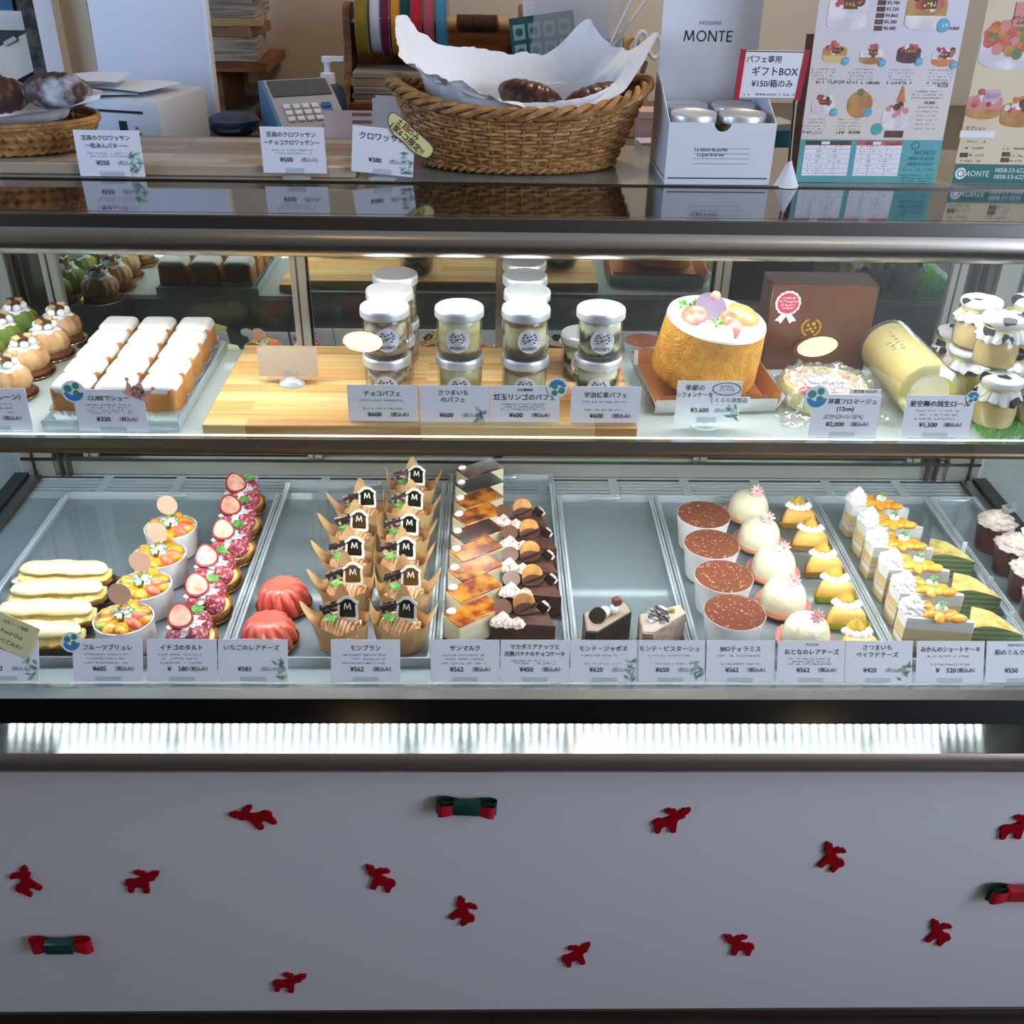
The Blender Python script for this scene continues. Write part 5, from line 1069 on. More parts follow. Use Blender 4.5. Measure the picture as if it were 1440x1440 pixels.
# cards on the counter
def kcard(px, py, *a, **k):
    p = K(px, py); return card((at_y(px, py, 1.475).x, 1.475, ZK + (.0085 if k.get('foot', 'table') == 'table' else .001)), *a, h=k.pop('h', .061), lean=k.pop('lean', 3), foot=k.pop('foot', 'table'), hand=True, **k)
kcard(158, 243, ['至高のクロワッサン', '～粒あんバター～'], ('¥550', ''), 'price card before the shallow croissant basket', orn=True, fine=2, foot='slot', tsize=.0074, w=.090)
kcard(415, 241, ['至高のクロワッサン', '～チョコクロワッサン～'], ('¥500', ''), 'price card on the counter between the terminal and the edge', fine=2, tsize=.0076, w=.088)
def sale(t, X):
    Y = X @ UP @ T(.035, .055, .0016) @ R('Z', -36); o_ = spline([(-.034, -.004), (-.036, .008), (-.018, .0115), (0, .0105), (.018, .0115), (.036, .009), (.037, -.006), (.018, -.0125), (0, -.0115), (-.018, -.0125)], 5)
    g = G().add(prism(o_, .0006), M('sale_yellow', 'e6dc96', .6), Y); g.add(tube([(x, y, .0008) for x, y in o_], .0005, 4, True), ink, Y); g.add(text('土日のみ', .0095, .012), ink, Y @ T(-.006, .0048, .001)).add(text('1家6コ限定!!', .0105, .016, width=.062), ink, Y @ T(0, -.0055, .001)).add(text('日', .0098, .02), M('red_ink', 'd0502e', .6), Y @ T(-.0085, .0048, .0013)); part('sale_note', g, t, 'yellow speech-bubble note', 0)
kcard(537, 241, ['クロワッサン'], ('¥380', ''), 'tilted price card with a yellow bubble note at the wicker basket', orn=True, fine=0, tsize=.0108, w=.086, bub=sale, lean=5, roll=5)
# folded cards behind
p = K(552, 208); t = thing('blank_card', 'plain white card standing behind the tilted croissant card', 'card', (p.x, 1.655, ZK), 4); part('card', G().add(box(.05, .0006, .082, True), card_m, R('Y', 4) @ R('X', -8)).add(box(.05, .0006, .08, True), card_m, T(0, .028, 0) @ R('X', 12)), t)
p = K(492, 210); t = thing('striped_card', 'pale pink striped card standing behind the croissant card', 'card', (p.x, 1.685, ZK), 0); g = G().add(box(.078, .0006, .056, True), M('pale_pink', 'd9c6c6', .6), R('X', -6))
for k in range(4): g.add(box(.03, .0008, .0045, True), M('brown_stripe', '8c6a60', .6), R('X', -6) @ T(.02, -.0008, .048 - k * .011))
part('card', g, t)
# gift box with four jars
gb0, gb1 = K(927, 250), K(1070, 250); gw = gb1.x - gb0.x; gd = .140; gh = .083; gx, gy = (gb0.x + gb1.x) / 2, 1.4745 + gd / 2
pbox = M('gift_carton', 'e3e6ec', .55)
t = thing('gift_box', 'open white gift box with lettered raised lid holding four jars', 'gift box', (gx, gy, ZK), 1)
out = [(-gw / 2, 0), (gw / 2, 0), (gw / 2, gh)] + [(.012 * cos(a) , gh + .0 - .012 * sin(a)) for a in [pi * k / 10 for k in range(11)]] + [(-gw / 2, gh)]
part('front_panel', G().add(prism(out, .0015), pbox, T(0, -gd / 2 + .0015, 0) @ UP).add(span(-gw / 2 + .004, gw / 2 - .004, -gd / 2 - .0002, -gd / 2, .008, .0096), ink), t, None, 0)
for s in (-1, 1):
    g = G(); x = s * (gw / 2 - .0008); v = [(x + e, y, z) for e in (-.0007, .0007) for y, z in ((-gd / 2 + .002, 0), (gd / 2, 0), (gd / 2, .13), (.02, .118), (-gd / 2 + .002, gh))]; g.add((v, [(0, 1, 2, 3, 4), (9, 8, 7, 6, 5)] + [(i, (i + 1) % 5, 5 + (i + 1) % 5, 5 + i) for i in range(5)]), pbox)
    g.add(span(x + s * .0008 - .0001, x + s * .0009 + .0001, -gd / 2 + .004, gd / 2 - .004, .008, .0096), ink); part('side_panel', g, t, None, 0)
part('base', G().add(span(-gw / 2 + .002, gw / 2 - .002, -gd / 2 + .002, gd / 2, .0002, .002), pbox), t)
g = G().add(box(gw - .006, .0015, .30, True), pbox, T(0, gd / 2 - .001, .0005) @ R('X', -2)); Z = T(0, gd / 2 - .001, 0) @ R('X', -2) @ UP
part('raised_lid', g, t, None, 0); g = G(); lz = at_y(985, 51, gy + gd / 2).z - ZK
g.add(letters('MONTE', .0145, .13), ink, Z @ T(-.003, lz, .0012)).add(text('PATISSERIE', .0068), ink_grey, Z @ T(-.002, lz + .017, .0012)); part('lid_lettering', g, t, 'black lettering on the lid', 0)
g = G(); Z = T(0, -gd / 2 - .0003, 0) @ UP
for k in range(4): g.add(quad(.002, .049 - .0068 * k, .078, .0006), ink_grey, Z)
for k in range(2): g.add(text(('La saison du parfait', 'Le gout de la mer')[k], .0066, 0, 'LEFT', .046 - .008 * k), ink, Z @ T(-.036 + .004 * k, .0475 - .0068 * k, .0001))
part('front_lettering', g, t, 'handwriting lines', 0)
for i, (a, b) in enumerate(((-.0345, -.0345), (.0345, -.0345), (-.0345, .0345), (.0345, .0345))):
    src = [o for o in bpy.data.objects if o.name.startswith('parfait_jar')][(0, 6, 8, 16)[i]]
    o = dup(src, (gx + a, gy + b, ZK + .0245), 20 * i, 'silver-lidded jar in the white gift box, %s' % ('front, wicker basket side', 'front, menu side', 'rear, wicker basket side', 'rear, menu side')[i], skip=('round_label',)); o['group'] = 'jars in the gift box'
solo('box_insert', G().add(box(gw - .006, gd - .006, .021, True), M('grey_card', '6a645c', .8)), 'grey card insert under the jars in the gift box', 'insert', None, (gx, gy, ZK + .0024))
# red-edged sign
red_t = M('red_tape', 'b8243c', .4); sp0, sp1 = at_y(1036, 140, 1.462), at_y(1127, 140, 1.462)
t = thing('price_sign', 'white sign with red side edges standing at the gift box corner', 'sign', ((sp0.x + sp1.x) / 2, 1.4695, ZK)); sw_ = .084; Z = T(0, 0, sp0.z - ZK) @ UP; hh = .060
g = G().add(rbox(sw_, hh, .002, .0004, 1, False), card_m, Z @ T(0, hh / 2, 0)); Z2 = Z @ T(0, 0, .0012)
for s, x, y, z_ in (('パフェ専用', -.012, .049, .0095), ('ギフトBOX', .004, .034, .0125), ('¥150/箱のみ', .003, .019, .0105)): g.add(text(s, z_, .012, width=.062), ink, Z2 @ T(x, y, 0))
scribble(g, ink, -.034, .006, .07, .0035, Z2, .0001, 4); g.add(quad(0, hh - .001, sw_, .0012), ink, Z2).add(quad(0, .0012, sw_, .0008), ink, Z2); part('sign_plate', g, t, None, 0)
for s_, a_ in ((-1, 2), (1, 4)): part('red_edge', G().add(box(.007, .004, hh + .003), red_t, Z.copy() @ T(s_ * sw_ / 2, hh / 2, 0) @ R('X', -90) @ R('Y', a_)), t, 'red side edge')
part('stem', G().add(tube([(.044, .004, .022), (.038, .004, sp0.z - ZK + .004)], .0028, 8), steel_dark).add(lathe([(.018, 0), (.016, .002), (.004, .03), (.003, .034)], 20), paper_white, T(.044, .004, 0)), t, 'dark stem on a white cone foot')
# menus
m_teal = M('menu_teal', '57a6a8', .5); m_teal2 = M('menu_deep_teal', '1f6f68', .5); m_cream = M('menu_cream', 'e3d3b2', .5, c2='d8c29a', scale=6, mix=(.3, .7)); m_lil = M('menu_ground', 'e2d6c4', .5, c2='d3d0e2', scale=5, mix=(.35, .7)); badge = M('menu_badge', '5fa9c9', .5); pr_red = M('print_red', 'a8343c', .5, c2='cf6a5c', scale=70); pr_choc = M('print_chocolate', '4a2a22', .5, c2='6a4232', scale=60); pr_tan = M('print_tan', 'c8954f', .5, c2='b0773a', scale=50); pr_white = M('print_cream', 'efe9e4', .5, c2='d8cdd2', scale=40); pr_pink = M('print_pink', 'd88a86', .5); pr_ora = M('print_orange', 'd98a3c', .5, c2='c8502e', scale=90); pr_gr = M('print_green', '6a7f4a', .5)
def pcake(g, X, x, y, s, body, top, bot=None, bdg=True, tall=1.0, tag_=True, z=.0004):
    b = [(x + s * cos(a), y - s * .25 * tall + s * .32 * sin(a)) for a in [pi + pi * k / 12 for k in range(13)]] + [(x + s * cos(a), y + s * .35 * tall + s * .32 * sin(a)) for a in [pi * k / 12 for k in range(13)]]
    g.add(flat(b, z), body, X)
    if bot: g.add(flat([(x + s * .98 * cos(a), y - s * .25 * tall + s * .32 * sin(a)) for a in [pi + pi * k / 12 for k in range(13)]] + [(x + s * .98, y - s * .05), (x - s * .98, y - s * .05)], z + .0001), bot, X)
    rnd = random.Random(int(x * 1e4) + int(y * 1e4))
    for k in range(16): a, q = rnd.uniform(0, 2 * pi), sqrt(rnd.random()) * s * .75; g.add(disc(x + q * cos(a), y + s * .45 * tall + q * .55 * sin(a), s * rnd.uniform(.12, .26), z=z + .0002 + k * 2e-6, n=9), (top, top, pr_white, pr_choc, pr_gr if k == 7 else top)[k % 5], X)
    if tag_: g.add(quad(x + s * .1, y + s * .3 * tall, s * .7, s * .42, z + .0004), pr_choc, X); scribble(g, gold_p, x - s * .2, y + s * .3 * tall, s * .6, s * .22, X, z + .0005, int(x * 999))
    if bdg: g.add(disc(x + s * .95, y - s * .45, s * .32, z=z + .0006, n=16), badge, X); scribble(g, stick_w, x + s * .75, y - s * .45, s * .4, s * .2, X, z + .0007, 8)
mA, mB = K(1118, 256), K(1337, 258); MW, MH = .2045, .295
def menu(lb, x, y, rz, ground, band, bh):
    t = thing('cake_menu', lb, 'menu', (x, y, ZK), rz, 'cake menus standing on the counter'); X = R('X', -4); part('board', G().add(box(MW, .002, MH, True), ground, X), t, None, 0)
    Z = X @ UP @ T(0, 0, .0011); part('colour_band', G().add(quad(0, bh / 2 + .0002, MW - .0004, bh, .0001), band, Z), t, 'teal band', 0); return t, Z
t, Z = menu('cake menu sheet with teal order table, standing beside the red-edged sign', mA.x + MW / 2, mA.y + .004, 2, m_lil, m_teal, .058)
g = G(); W2 = MW / 2
for cx, hd in ((-.062, pr_choc), (.012, pr_red)):
    g.add(quad(cx, .030, .066, .042, .0003), card_m, Z).add(quad(cx, .0535, .066, .006, .0003), hd, Z).add(quad(cx - .004, .0535, .012, .004, .0004), card_m, Z)
    for k in range(6): g.add(quad(cx, .0455 - k * .0066, .066, .0003, .0004), ink_grey, Z); scribble(g, ink_grey if k else pr_red, cx - .03, .049 - k * .0066, .05, .003, Z, .0004, k + int(cx * 99), .35)
    for a in (-.012, .012): g.add(quad(cx + a, .03, .0003, .042, .0004), ink_grey, Z)
for k in range(3): scribble(g, m_teal2, .05, .010 - .004 * k, .046, .0026, Z, .0004, k)
for k in range(9): a = k * .7; g.add(disc(.064 + .0055 * cos(a), .0505 + .005 * sin(a), .0014, z=.0003, n=8), m_teal2, Z)
g.add(letters('MONTE', .0062, .14), m_teal2, Z @ T(.080, .041, .0004)); g.add(text('0858-53-6226', .0068, .006), m_teal2, Z @ T(.076, .033, .0004)).add(text('0858-53-6227', .0068, .006), m_teal2, Z @ T(.076, .0255, .0004)); scribble(g, m_teal2, .05, .018, .046, .003, Z, .0004, 9)
part('order_tables', g, t, 'printed order tables and shop details', 0)
yb = lambda py, px=1240: (at_y(px, py, mA.y + .01).z - ZK)
g = G(); xs = lambda px: at_y(px, 130, mA.y + .01).x - (mA.x + MW / 2)
pcake(g, Z, xs(1176), yb(22), .027, pr_white, pr_red, tall=1.6, bdg=False); pcake(g, Z, xs(1284), yb(20), .028, pr_tan, pr_red, pr_white, tall=1.5)
for k in range(5): g.add(rbox(.011, .006, .0002, .0001, 1, False), pr_choc, Z @ T(xs(1221), yb(4 + 9 * k), .0005)); g.add(text(('¥3,780', '¥3,320', '¥4,860', '¥5,380', '¥6,480')[k], .0062), ink, Z @ T(xs(1237), yb(4 + 9 * k), .0004))
g.add(rbox(.011, .006, .0002, .0001, 1, False), pr_choc, Z @ T(xs(1311), yb(39), .0005)).add(text('¥4,860', .0062), ink, Z @ T(xs(1326) - .0005, yb(39), .0004))
for px, py, b_, tp, bt in ((1166, 78, pr_tan, pr_red, M('print_custard', 'e3c27a', .5)), (1218, 80, pr_white, pr_red, pr_tan), (1270, 78, pr_choc, pr_red, None), (1320, 82, pr_white, pr_red, pr_ora)): pcake(g, Z, xs(px), yb(py), .0165, b_, tp, bt, tall=1.1)
pcake(g, Z, xs(1160), yb(150), .0165, pr_white, pr_red, tall=1.1); g.add(disc(xs(1212), yb(147), .018, z=.0004, n=24), pr_tan, Z); g.add(disc(xs(1225), yb(158), .006, z=.0006, n=14), badge, Z); g.add(disc(xs(1211), yb(130), .005, z=.0005, n=8), pr_gr, Z)
g.add(flat([(xs(1270) - .006, yb(143)), (xs(1270) + .006, yb(143)), (xs(1270) + .001, yb(120)), (xs(1270) - .001, yb(120))], .0006), pr_ora, Z); pcake(g, Z, xs(1267), yb(168), .020, pr_white, pr_pink, tall=1.3, tag_=False, bdg=False); g.add(disc(xs(1242), yb(181), .008, z=.0007, n=14), m_teal, Z); g.add(quad(xs(1268), yb(188), .026, .009, .0008), pr_choc, Z)
part('printed_cakes', g, t, 'printed cake pictures and prices', 0); g = G(); sd = 0
for py0, pxs in ((98, (1150, 1205, 1262, 1318)), (168, (1148, 1200)), (128, (1300, 1310))):
    for px in pxs:
        for k in range(5 if py0 != 128 else 3): sd += 1; scribble(g, ink if k == 4 else ink_soft, xs(px) - .016, yb(py0 + k * 4.6), .034, .0026 if k < 4 else .0042, Z, .0003, sd, .7)
for k in range(6): sd += 1; scribble(g, ink_soft, xs(1296), yb(150 + k * 6), .03, .0026, Z, .0003, sd, .7)
g.add(text('¥3,220', .0055), ink, Z @ T(xs(1178), yb(116), .0004)).add(text('¥4,086', .0055), ink, Z @ T(xs(1228), yb(117), .0004)).add(text('¥3,220', .0055), ink, Z @ T(xs(1326), yb(120), .0004)).add(text('¥3,240', .0055), ink, Z @ T(xs(1210), yb(186), .0004)).add(text('¥5,800', .0055), ink, Z @ T(xs(1312), yb(144), .0004))
part('small_print', g, t, 'lines of small print', 0)
part('easel_back', G().add(box(.06, .03, .19, True), M('brown_easel', '5a3226', .5), T(-.07, .024, 0) @ R('X', -5)), t, 'brown easel foot')
t, Z = menu('cake menu sheet with deep teal band and a big fruit cake picture', mB.x + MW / 2 + .002, mB.y + .002, -1, m_cream, m_teal2, .0265)
xs = lambda px: max(-.0925, at_y(px, 130, mB.y + .008).x - (mB.x + MW / 2 + .002) + .007); g = G()
g.add(disc(-.092, .0135, .008, z=.0003, n=24), card_m, Z)
for k in range(8): a = k * .8; g.add(disc(-.092 + .0045 * cos(a), .0135 + .0045 * sin(a), .0013, z=.0004, n=8), m_teal2, Z)
g.add(letters('MONTE', .0075, .14), card_m, Z @ T(xs(1378) + .0135, .0135, .0003)); g.add(text('0858-53-6226', .0085), card_m, Z @ T(xs(1398) + .043, .0185, .0003)).add(text('0858-53-6227', .0085), card_m, Z @ T(xs(1398) + .043, .0095, .0003)); part('shop_details', g, t, 'printed shop name and telephone numbers', 0)
g = G(); pcake(g, Z, xs(1404), yb(68), .0445, pr_white, pr_ora, tall=1.0, bdg=False, tag_=False)
for k in range(26): a, q = k * 2.4, .036 * sqrt((k + .5) / 26); g.add(disc(xs(1404) + q * cos(a), yb(50) + q * .62 * sin(a), .0075, z=.0007 + k * 3e-6, n=10), (pr_ora, pr_red, pr_pink, pr_tan, pr_ora, pr_gr)[k % 6], Z)
g.add(quad(xs(1416), yb(18), .038, .030, .001), pr_pink, Z); g.add(text('おたんじょうび\nおめでとう', .0058, .004), ink, Z @ T(xs(1416), yb(26), .0012))
pcake(g, Z, xs(1382), yb(150), .025, pr_pink, pr_red, pr_tan, tall=1.1, bdg=False, tag_=False); g.add(quad(xs(1388) + .002, yb(133), .022, .016, .0012), M('print_plaque', 'd6a9c4', .5), Z).add(text('おたんじょうび\nおめでとう', .0036), ink, Z @ T(xs(1388) + .002, yb(133), .0014)); pcake(g, Z, xs(1434), yb(160), .026, pr_tan, pr_ora, tall=1.1, bdg=False, tag_=False)
g.add(quad(xs(1381), yb(187), .050, .009, .0004), card_m, Z); g.add(text('オプション', .0058), ink, Z @ T(xs(1377), yb(179), .0004))
for i, (px, py) in enumerate(((1379, 197), (1378, 206), (1386, 216), (1379, 224), (1436, 206), (1436, 216), (1436, 223))): scribble(g, ink, max(xs(px) - .014, -.098), yb(py), .030, .0035, Z, .0004, i, .7)
for px, py in ((1362, 216), (1428, 214), (1428, 222)): g.add(rbox(.011, .006, .0002, .0001, 1, False), pr_choc, Z @ T(xs(px), yb(py), .0006))
part('printed_cakes', g, t, 'printed cake pictures', 0)
# ================================================================== behind the counter
ZR = 1.185
struct_bm = M('rear_counter_top', '6f675c', .5); t = thing('rear_counter', 'grey-brown rear work counter behind the display case', 'counter', (0, 2.0, 0)); part('worktop', G().add(span(-1.75, 1.9, -.2, .48, ZR - .03, ZR), struct_bm), t); part('cabinet_body', G().add(span(-1.7, 1.85, -.18, .47, .001, ZR - .031), white_paint), t)
def BK(px, py, y): return at_y(px, py, y)
# white board
a, b = BK(130, 60, 2.06).x, BK(289, 60, 2.06).x
t = thing('white_board', 'tall plain white board standing behind the printer', 'board', ((a + b) / 2, 2.07, ZR)); part('panel', G().add(box(b - a, .022, .62, True), M('board_white', 'd9dee8', .5), R('X', -3)), t); part('edge_trim', G().add(box(.006, .024, .62, True), white_paint, R('X', -3) @ T((b - a) / 2 + .003, 0, 0)), t)
# printer with papers
a, b = BK(168, 150, 1.93).x, BK(256, 150, 1.93).x; pw = M('printer_white', 'cfd2d6', .5); pz = BK(200, 122, 1.93).z - ZR
t = thing('label_printer', 'white office printer under loose papers before the white board', 'printer', ((a + b) / 2 + .0, 1.915, ZR), -14); part('body', G().add(rbox(b - a + .03, .17, max(.06, pz - .005), .008, 2), pw), t); part('display', G().add(box(.014, .002, .03), black_m, T(.0, -.0855, .045)), t); part('button', G().add(box(.004, .002, .004), ink_grey, T(.025, -.0855, .05)).add(box(.004, .002, .004), ink_grey, T(.03, -.0855, .04)), t); part('slot', G().add(box(.10, .002, .004), black_m, T(-.01, -.0855, .075)), t)
pp = BK(185, 128, 1.93)
for i, (dx, dy, rz, lb) in enumerate(((-.05, -.01, 12, 'white paper sheet on the printer, lowest of three'), (.0, .02, -24, 'white paper sheet on the printer, middle of three'), (-.075, .0, 4, 'white paper sheet on the printer, topmost of three'))):
    solo('paper_sheet', G().add(grid(lambda u, v: ((u - .5) * .15, (v - .5) * .11, .012 * sin(u * 2.2) * (1 if i == 2 else .3)), 10, 6), paper_white).add(grid(lambda u, v: ((.5 - u) * .15, (v - .5) * .11, .012 * sin((1 - u) * 2.2) * (1 if i == 2 else .3) - .0006), 10, 6), paper_white), lb, 'paper', 'papers on the printer', (pp.x + dx, 1.90 + dy, ZR + max(.06, pz - .005) + .0015 + .006 * i), rz)
# dark screen at the far end with a pale card clipped on it
a, b = BK(0, 78, 2.1), BK(64, 78, 2.1)
t = thing('paper_tag', 'tilted pale card fixed to the dark glazed door', 'card', BK(30, 80, 2.285)); part('card', G().add(rbox(.118, .066, .004, .001, 1, False), card_warm, UP @ R('Z', 24)), t); part('clip', G().add(rbox(.03, .010, .008, .001, 1, False), steel, UP @ R('Z', 24) @ T(0, .033, .003)), t)
# shelf with stacked paper
sx0, sx1 = BK(283, 30, 2.3).x, BK(366, 30, 2.3).x; cardb = [M('kraft_stack', '8a6a4e', .8), M('grey_stack', '8f877c', .8), M('tan_stack', 'a58a68', .8)]; pap_m = M('stack_edge', 'a89f92', .8, c2='7d7266', scale=200, stretch=(.05, .05, 1))
t = thing('wall_shelf', 'dark wooden wall shelf holding stacked packing paper', 'shelf', ((sx0 + sx1) / 2, 2.38, 0)); hz = BK(320, 86, 2.28).z
part('shelf_board', G().add(box(sx1 - sx0 + .02, .22, .018), wood_rack, T(0, 0, hz - .010)), t); part('bracket', G().add(box(.02, .22, .02), wood_rack, T((sx1 - sx0) / 2 - .02, 0, hz - .03)).add(box(.02, .2, .30), wood_rack, T(-(sx1 - sx0) / 2 + .02, .01, hz - .17)), t); z = hz
for i, (w_, d_, h_, rz) in enumerate(((.095, .16, .045, 4), (.09, .15, .02, -6), (.10, .15, .016, 8), (.085, .14, .034, -3), (.09, .15, .03, 5))):
    solo('paper_stack', G().add(rbox(w_, d_, h_ - .0006, .001, 1), (pap_m, cardb[0], cardb[2], pap_m, cardb[1])[i]), 'bundle of packing paper on the dark wall shelf, %s' % ('lowest', 'second up', 'third up', 'fourth up', 'topmost')[i], 'paper bundle', 'paper bundles on the wall shelf', ((sx0 + sx1) / 2 + .004 * i, 2.35, z), rz); z += h_
q = BK(325, 165, 2.1)
for i, (dx, w_, h_, mm, lb) in enumerate(((-.02, .08, .045, M('blue_bag', '3d4a6a', .4), 'crumpled dark blue packet below the wall shelf'), (.05, .09, .05, M('brown_bag', '5b4636', .6), 'crumpled brown packet below the wall shelf'), (.055, .05, .030, M('clear_bag_grey', '77757a', .3), 'crumpled grey packet beside the payment terminal'))):
    solo('packet', G().add(grid(lambda u, v: (lambda a, b: (w_ * .6 * cos(a) * sin(b) * (1 + .2 * noise.noise((cos(a) * 3, b * 3, i))), w_ * .5 * sin(a) * sin(b) * (1 + .2 * noise.noise((sin(a) * 3, b * 3, i + 5))), h_ * (1 - cos(b)) * .5))(u * 2 * pi, .02 + v * (pi - .04)), 24, 14, cu=True), mm), lb, 'packet', 'packets below the wall shelf', (q.x + dx + .04, 2.02 + .13 * (i % 2), ZR + .0005), 0, 30)
# payment terminal
term_w = M('terminal_grey', 'a9abb2', .45); term_b = M('terminal_blue', '4f7fa0', .45); scr = M('terminal_screen', '4b4d52', .25); key_w = M('key_white', 'e4e4e8', .5); key_b = M('key_blue', '2f5fae', .5); key_r = M('key_red', 'd2644e', .5)
a, b = BK(373, 150, 1.93), BK(477, 150, 1.93); tw_ = (b.x - a.x); tz = BK(430, 116, 2.0).z - ZR
t = thing('payment_terminal', 'grey payment terminal with keypad and dark display behind the croissant card', 'payment terminal', ((a.x + b.x) / 2, 1.965, ZR), 24); prf = [(-.075, 0), (.075, 0), (.075, tz), (.06, tz + .003), (.01, tz * .80), (-.075, tz * .34)]
v = [(x, y, z) for x in (-tw_ / 2 + .006, tw_ / 2 - .006) for y, z in prf]; part('body', G().add((v, [(5, 4, 3, 2, 1, 0), tuple(range(6, 12))] + [(i, (i + 1) % 6, 6 + (i + 1) % 6, 6 + i) for i in range(6)]), term_w), t)
v = [(x, y, z) for x in (-tw_ / 2, -tw_ / 2 + .0055) for y, z in prf]; part('side_shell', G().add((v, [(5, 4, 3, 2, 1, 0), tuple(range(6, 12))] + [(i, (i + 1) % 6, 6 + (i + 1) % 6, 6 + i) for i in range(6)]), term_b), t, 'blue side shell')  # one side shell coloured blue beside the grey body
s1 = Vector((0, .05, tz * .2 + .003)); e1 = atan2(tz * .2 + .003, .05); part('screen', G().add(rbox(tw_ - .022, .048, .004, .001, 1), scr, T(0, .034, tz * .895) @ R('X', math.degrees(e1))), t)
e2 = atan2(tz * .46, .085); g, gb_, gr_ = G(), G(), G(); KX = T(0, -.0325, tz * .57) @ R('X', math.degrees(e2))
for i in range(5):
    for k in range(3):
        (gb_ if i == 4 else g).add(rbox(.0125 if i < 4 else .017, .012, .004, .001, 1), key_b if i == 4 else key_w, KX @ T(-.038 + .017 * i + (.004 if i == 4 else 0), .014 - .0165 * k + .006, .0005))
gr_.add(rbox(.028, .008, .004, .001, 1), key_r, KX @ T(.028, -.0325, .0005)); part('number_key', g, t, 'white number keys'); part('blue_key', gb_, t, 'blue keys'); part('red_key', gr_, t, 'red key')
# soap dispenser
q = BK(464, 150, 2.08); t = thing('pump_bottle', 'blue pump bottle with white pump beside the payment terminal', 'pump bottle', (q.x, 2.08, ZR)); hb = BK(464, 117, 2.08).z - ZR
part('bottle', G().add(lathe([(.03, 0), (.033, .004), (.033, hb * .75), (.026, hb * .95), (.012, hb)], 24), M('bottle_blue', '2c4257', .25)), t); part('pump', G().add(lathe([(.014, hb), (.014, hb + .018), (.006, hb + .02), (.006, hb + .036), (.01, hb + .037), (.01, hb + .046)], 16), key_w).add(box(.038, .012, .008), key_w, T(.012, 0, hb + .043)), t, 'white pump head')
# ribbon rack
a, b = BK(484, 60, 2.2).x, BK(740, 60, 2.2).x; rw = b - a; zt = BK(484, 15, 2.2).z - ZR; zs = BK(560, 33, 2.2).z - ZR; zb_ = BK(600, 146, 2.12).z - ZR
t = thing('ribbon_rack', 'wooden counter rack with a dowel for ribbon spools', 'rack', ((a + b) / 2, 2.22, ZR))
for x in (-rw / 2 + .007, rw / 2 - .007):
    o_ = [(-.11, 0), (.1, 0)] + spline([(.1, .02), (.1, zt * .9), (.04, zt + .01), (-.02, zt), (-.03, zt * .55), (-.1, .05), (-.11, .02)], 4, False); v = prism(o_, .014); part('side_board', G().add(v, wood_rack, T(x - .007, 0, .0003) @ Matrix(((0, 0, 1, 0), (1, 0, 0, 0), (0, 1, 0, 0), (0, 0, 0, 1)))), t)
part('dowel', G().add(tube([(-rw / 2 + .012, 0, zs), (rw / 2 - .012, 0, zs)], .006, 10), steel), t, 'steel rod'); part('base_board', G().add(box(rw - .03, .2, .012, True), wood_rack, T(0, 0, .0003)).add(box(rw - .03, .012, max(.03, zb_), True), wood_rack, T(0, -.1, 0)), t); part('back_board', G().add(box(rw - .03, .008, zt * .8, True), wood_rack, T(0, .095, .012)), t)
SPL = [(512, 26, .066, '8f7a2a', .3, 'olive gold'), (530, 17, .060, 'c9c7d6', .1, 'lilac white'), (546, 18, .063, '6a1638', .1, 'plum'), (557, 17, .063, 'd08a1e', .1, 'orange'), (572, 14, .060, '0f4a44', .1, 'dark green'), (588, 16, .075, 'c0102e', .1, 'bright red'), (605, 14, .078, 'b04a60', .1, 'rose pink'), (622, 16, .080, '3f86a4', .1, 'light blue')]
clr = glass('spool_flange', (.9, .93, .95), .08, .7, .05, .15); xa_ = BK(492, 33, 2.2).x; used = 0
for px, wpx, r, col, me_, nm in SPL:
    cx = BK(px + 1, 33, 2.22).x; w_ = .0225 if nm == 'olive gold' else .0185; mm = M('ribbon_' + nm.replace(' ', '_'), col, .3, me_)
    s = thing('ribbon_spool', '%s ribbon spool on the wooden rack' % nm, 'ribbon spool', (cx, 2.22, ZR + zs), group='ribbon spools on the rack'); A = R('Y', 90)
    part('ribbon', G().add(lathe([(.012, -w_ / 2), (r - .004, -w_ / 2), (r - .004, w_ / 2), (.012, w_ / 2), (.012, -w_ / 2)], 40, cap=False), mm, A), s); part('flange', G().add(lathe([(.009, -w_ / 2 - .0012), (r, -w_ / 2 - .0012), (r, -w_ / 2 - .0002), (.009, -w_ / 2 - .0002)], 40, cap=False), clr, A).add(lathe([(.009, w_ / 2 + .0002), (r, w_ / 2 + .0002), (r, w_ / 2 + .0012), (.009, w_ / 2 + .0012)], 40, cap=False), clr, A), s, 'clear flanges')
a, b = BK(637, 45, 2.2), BK(707, 45, 2.2); L_ = b.x - a.x; s = thing('cord_roll', 'brown cord wound on a pale wooden roller in the rack', 'cord roll', ((a.x + b.x) / 2, 2.22, ZR + zs)); part('roller', G().add(lathe([(.0075, -L_ / 2 - .02), (.0115, -L_ / 2 - .02), (.0115, L_ / 2 + .02), (.0075, L_ / 2 + .02), (.0075, -L_ / 2 - .02)], 20, cap=False), wood_light, R('Y', 90)), s); nn = 16; part('cord', G().add(tube([(-L_ / 2 + .009 + (L_ - .018) * k / (nn * 12), .0142 * cos(k * pi / 6), .0142 * sin(k * pi / 6)) for k in range(nn * 12 + 1)], .0028, 5), M('brown_cord', '4a2e24', .7)), s, 'dark brown cord')
z0_ = ZR + .0125; zz = 0
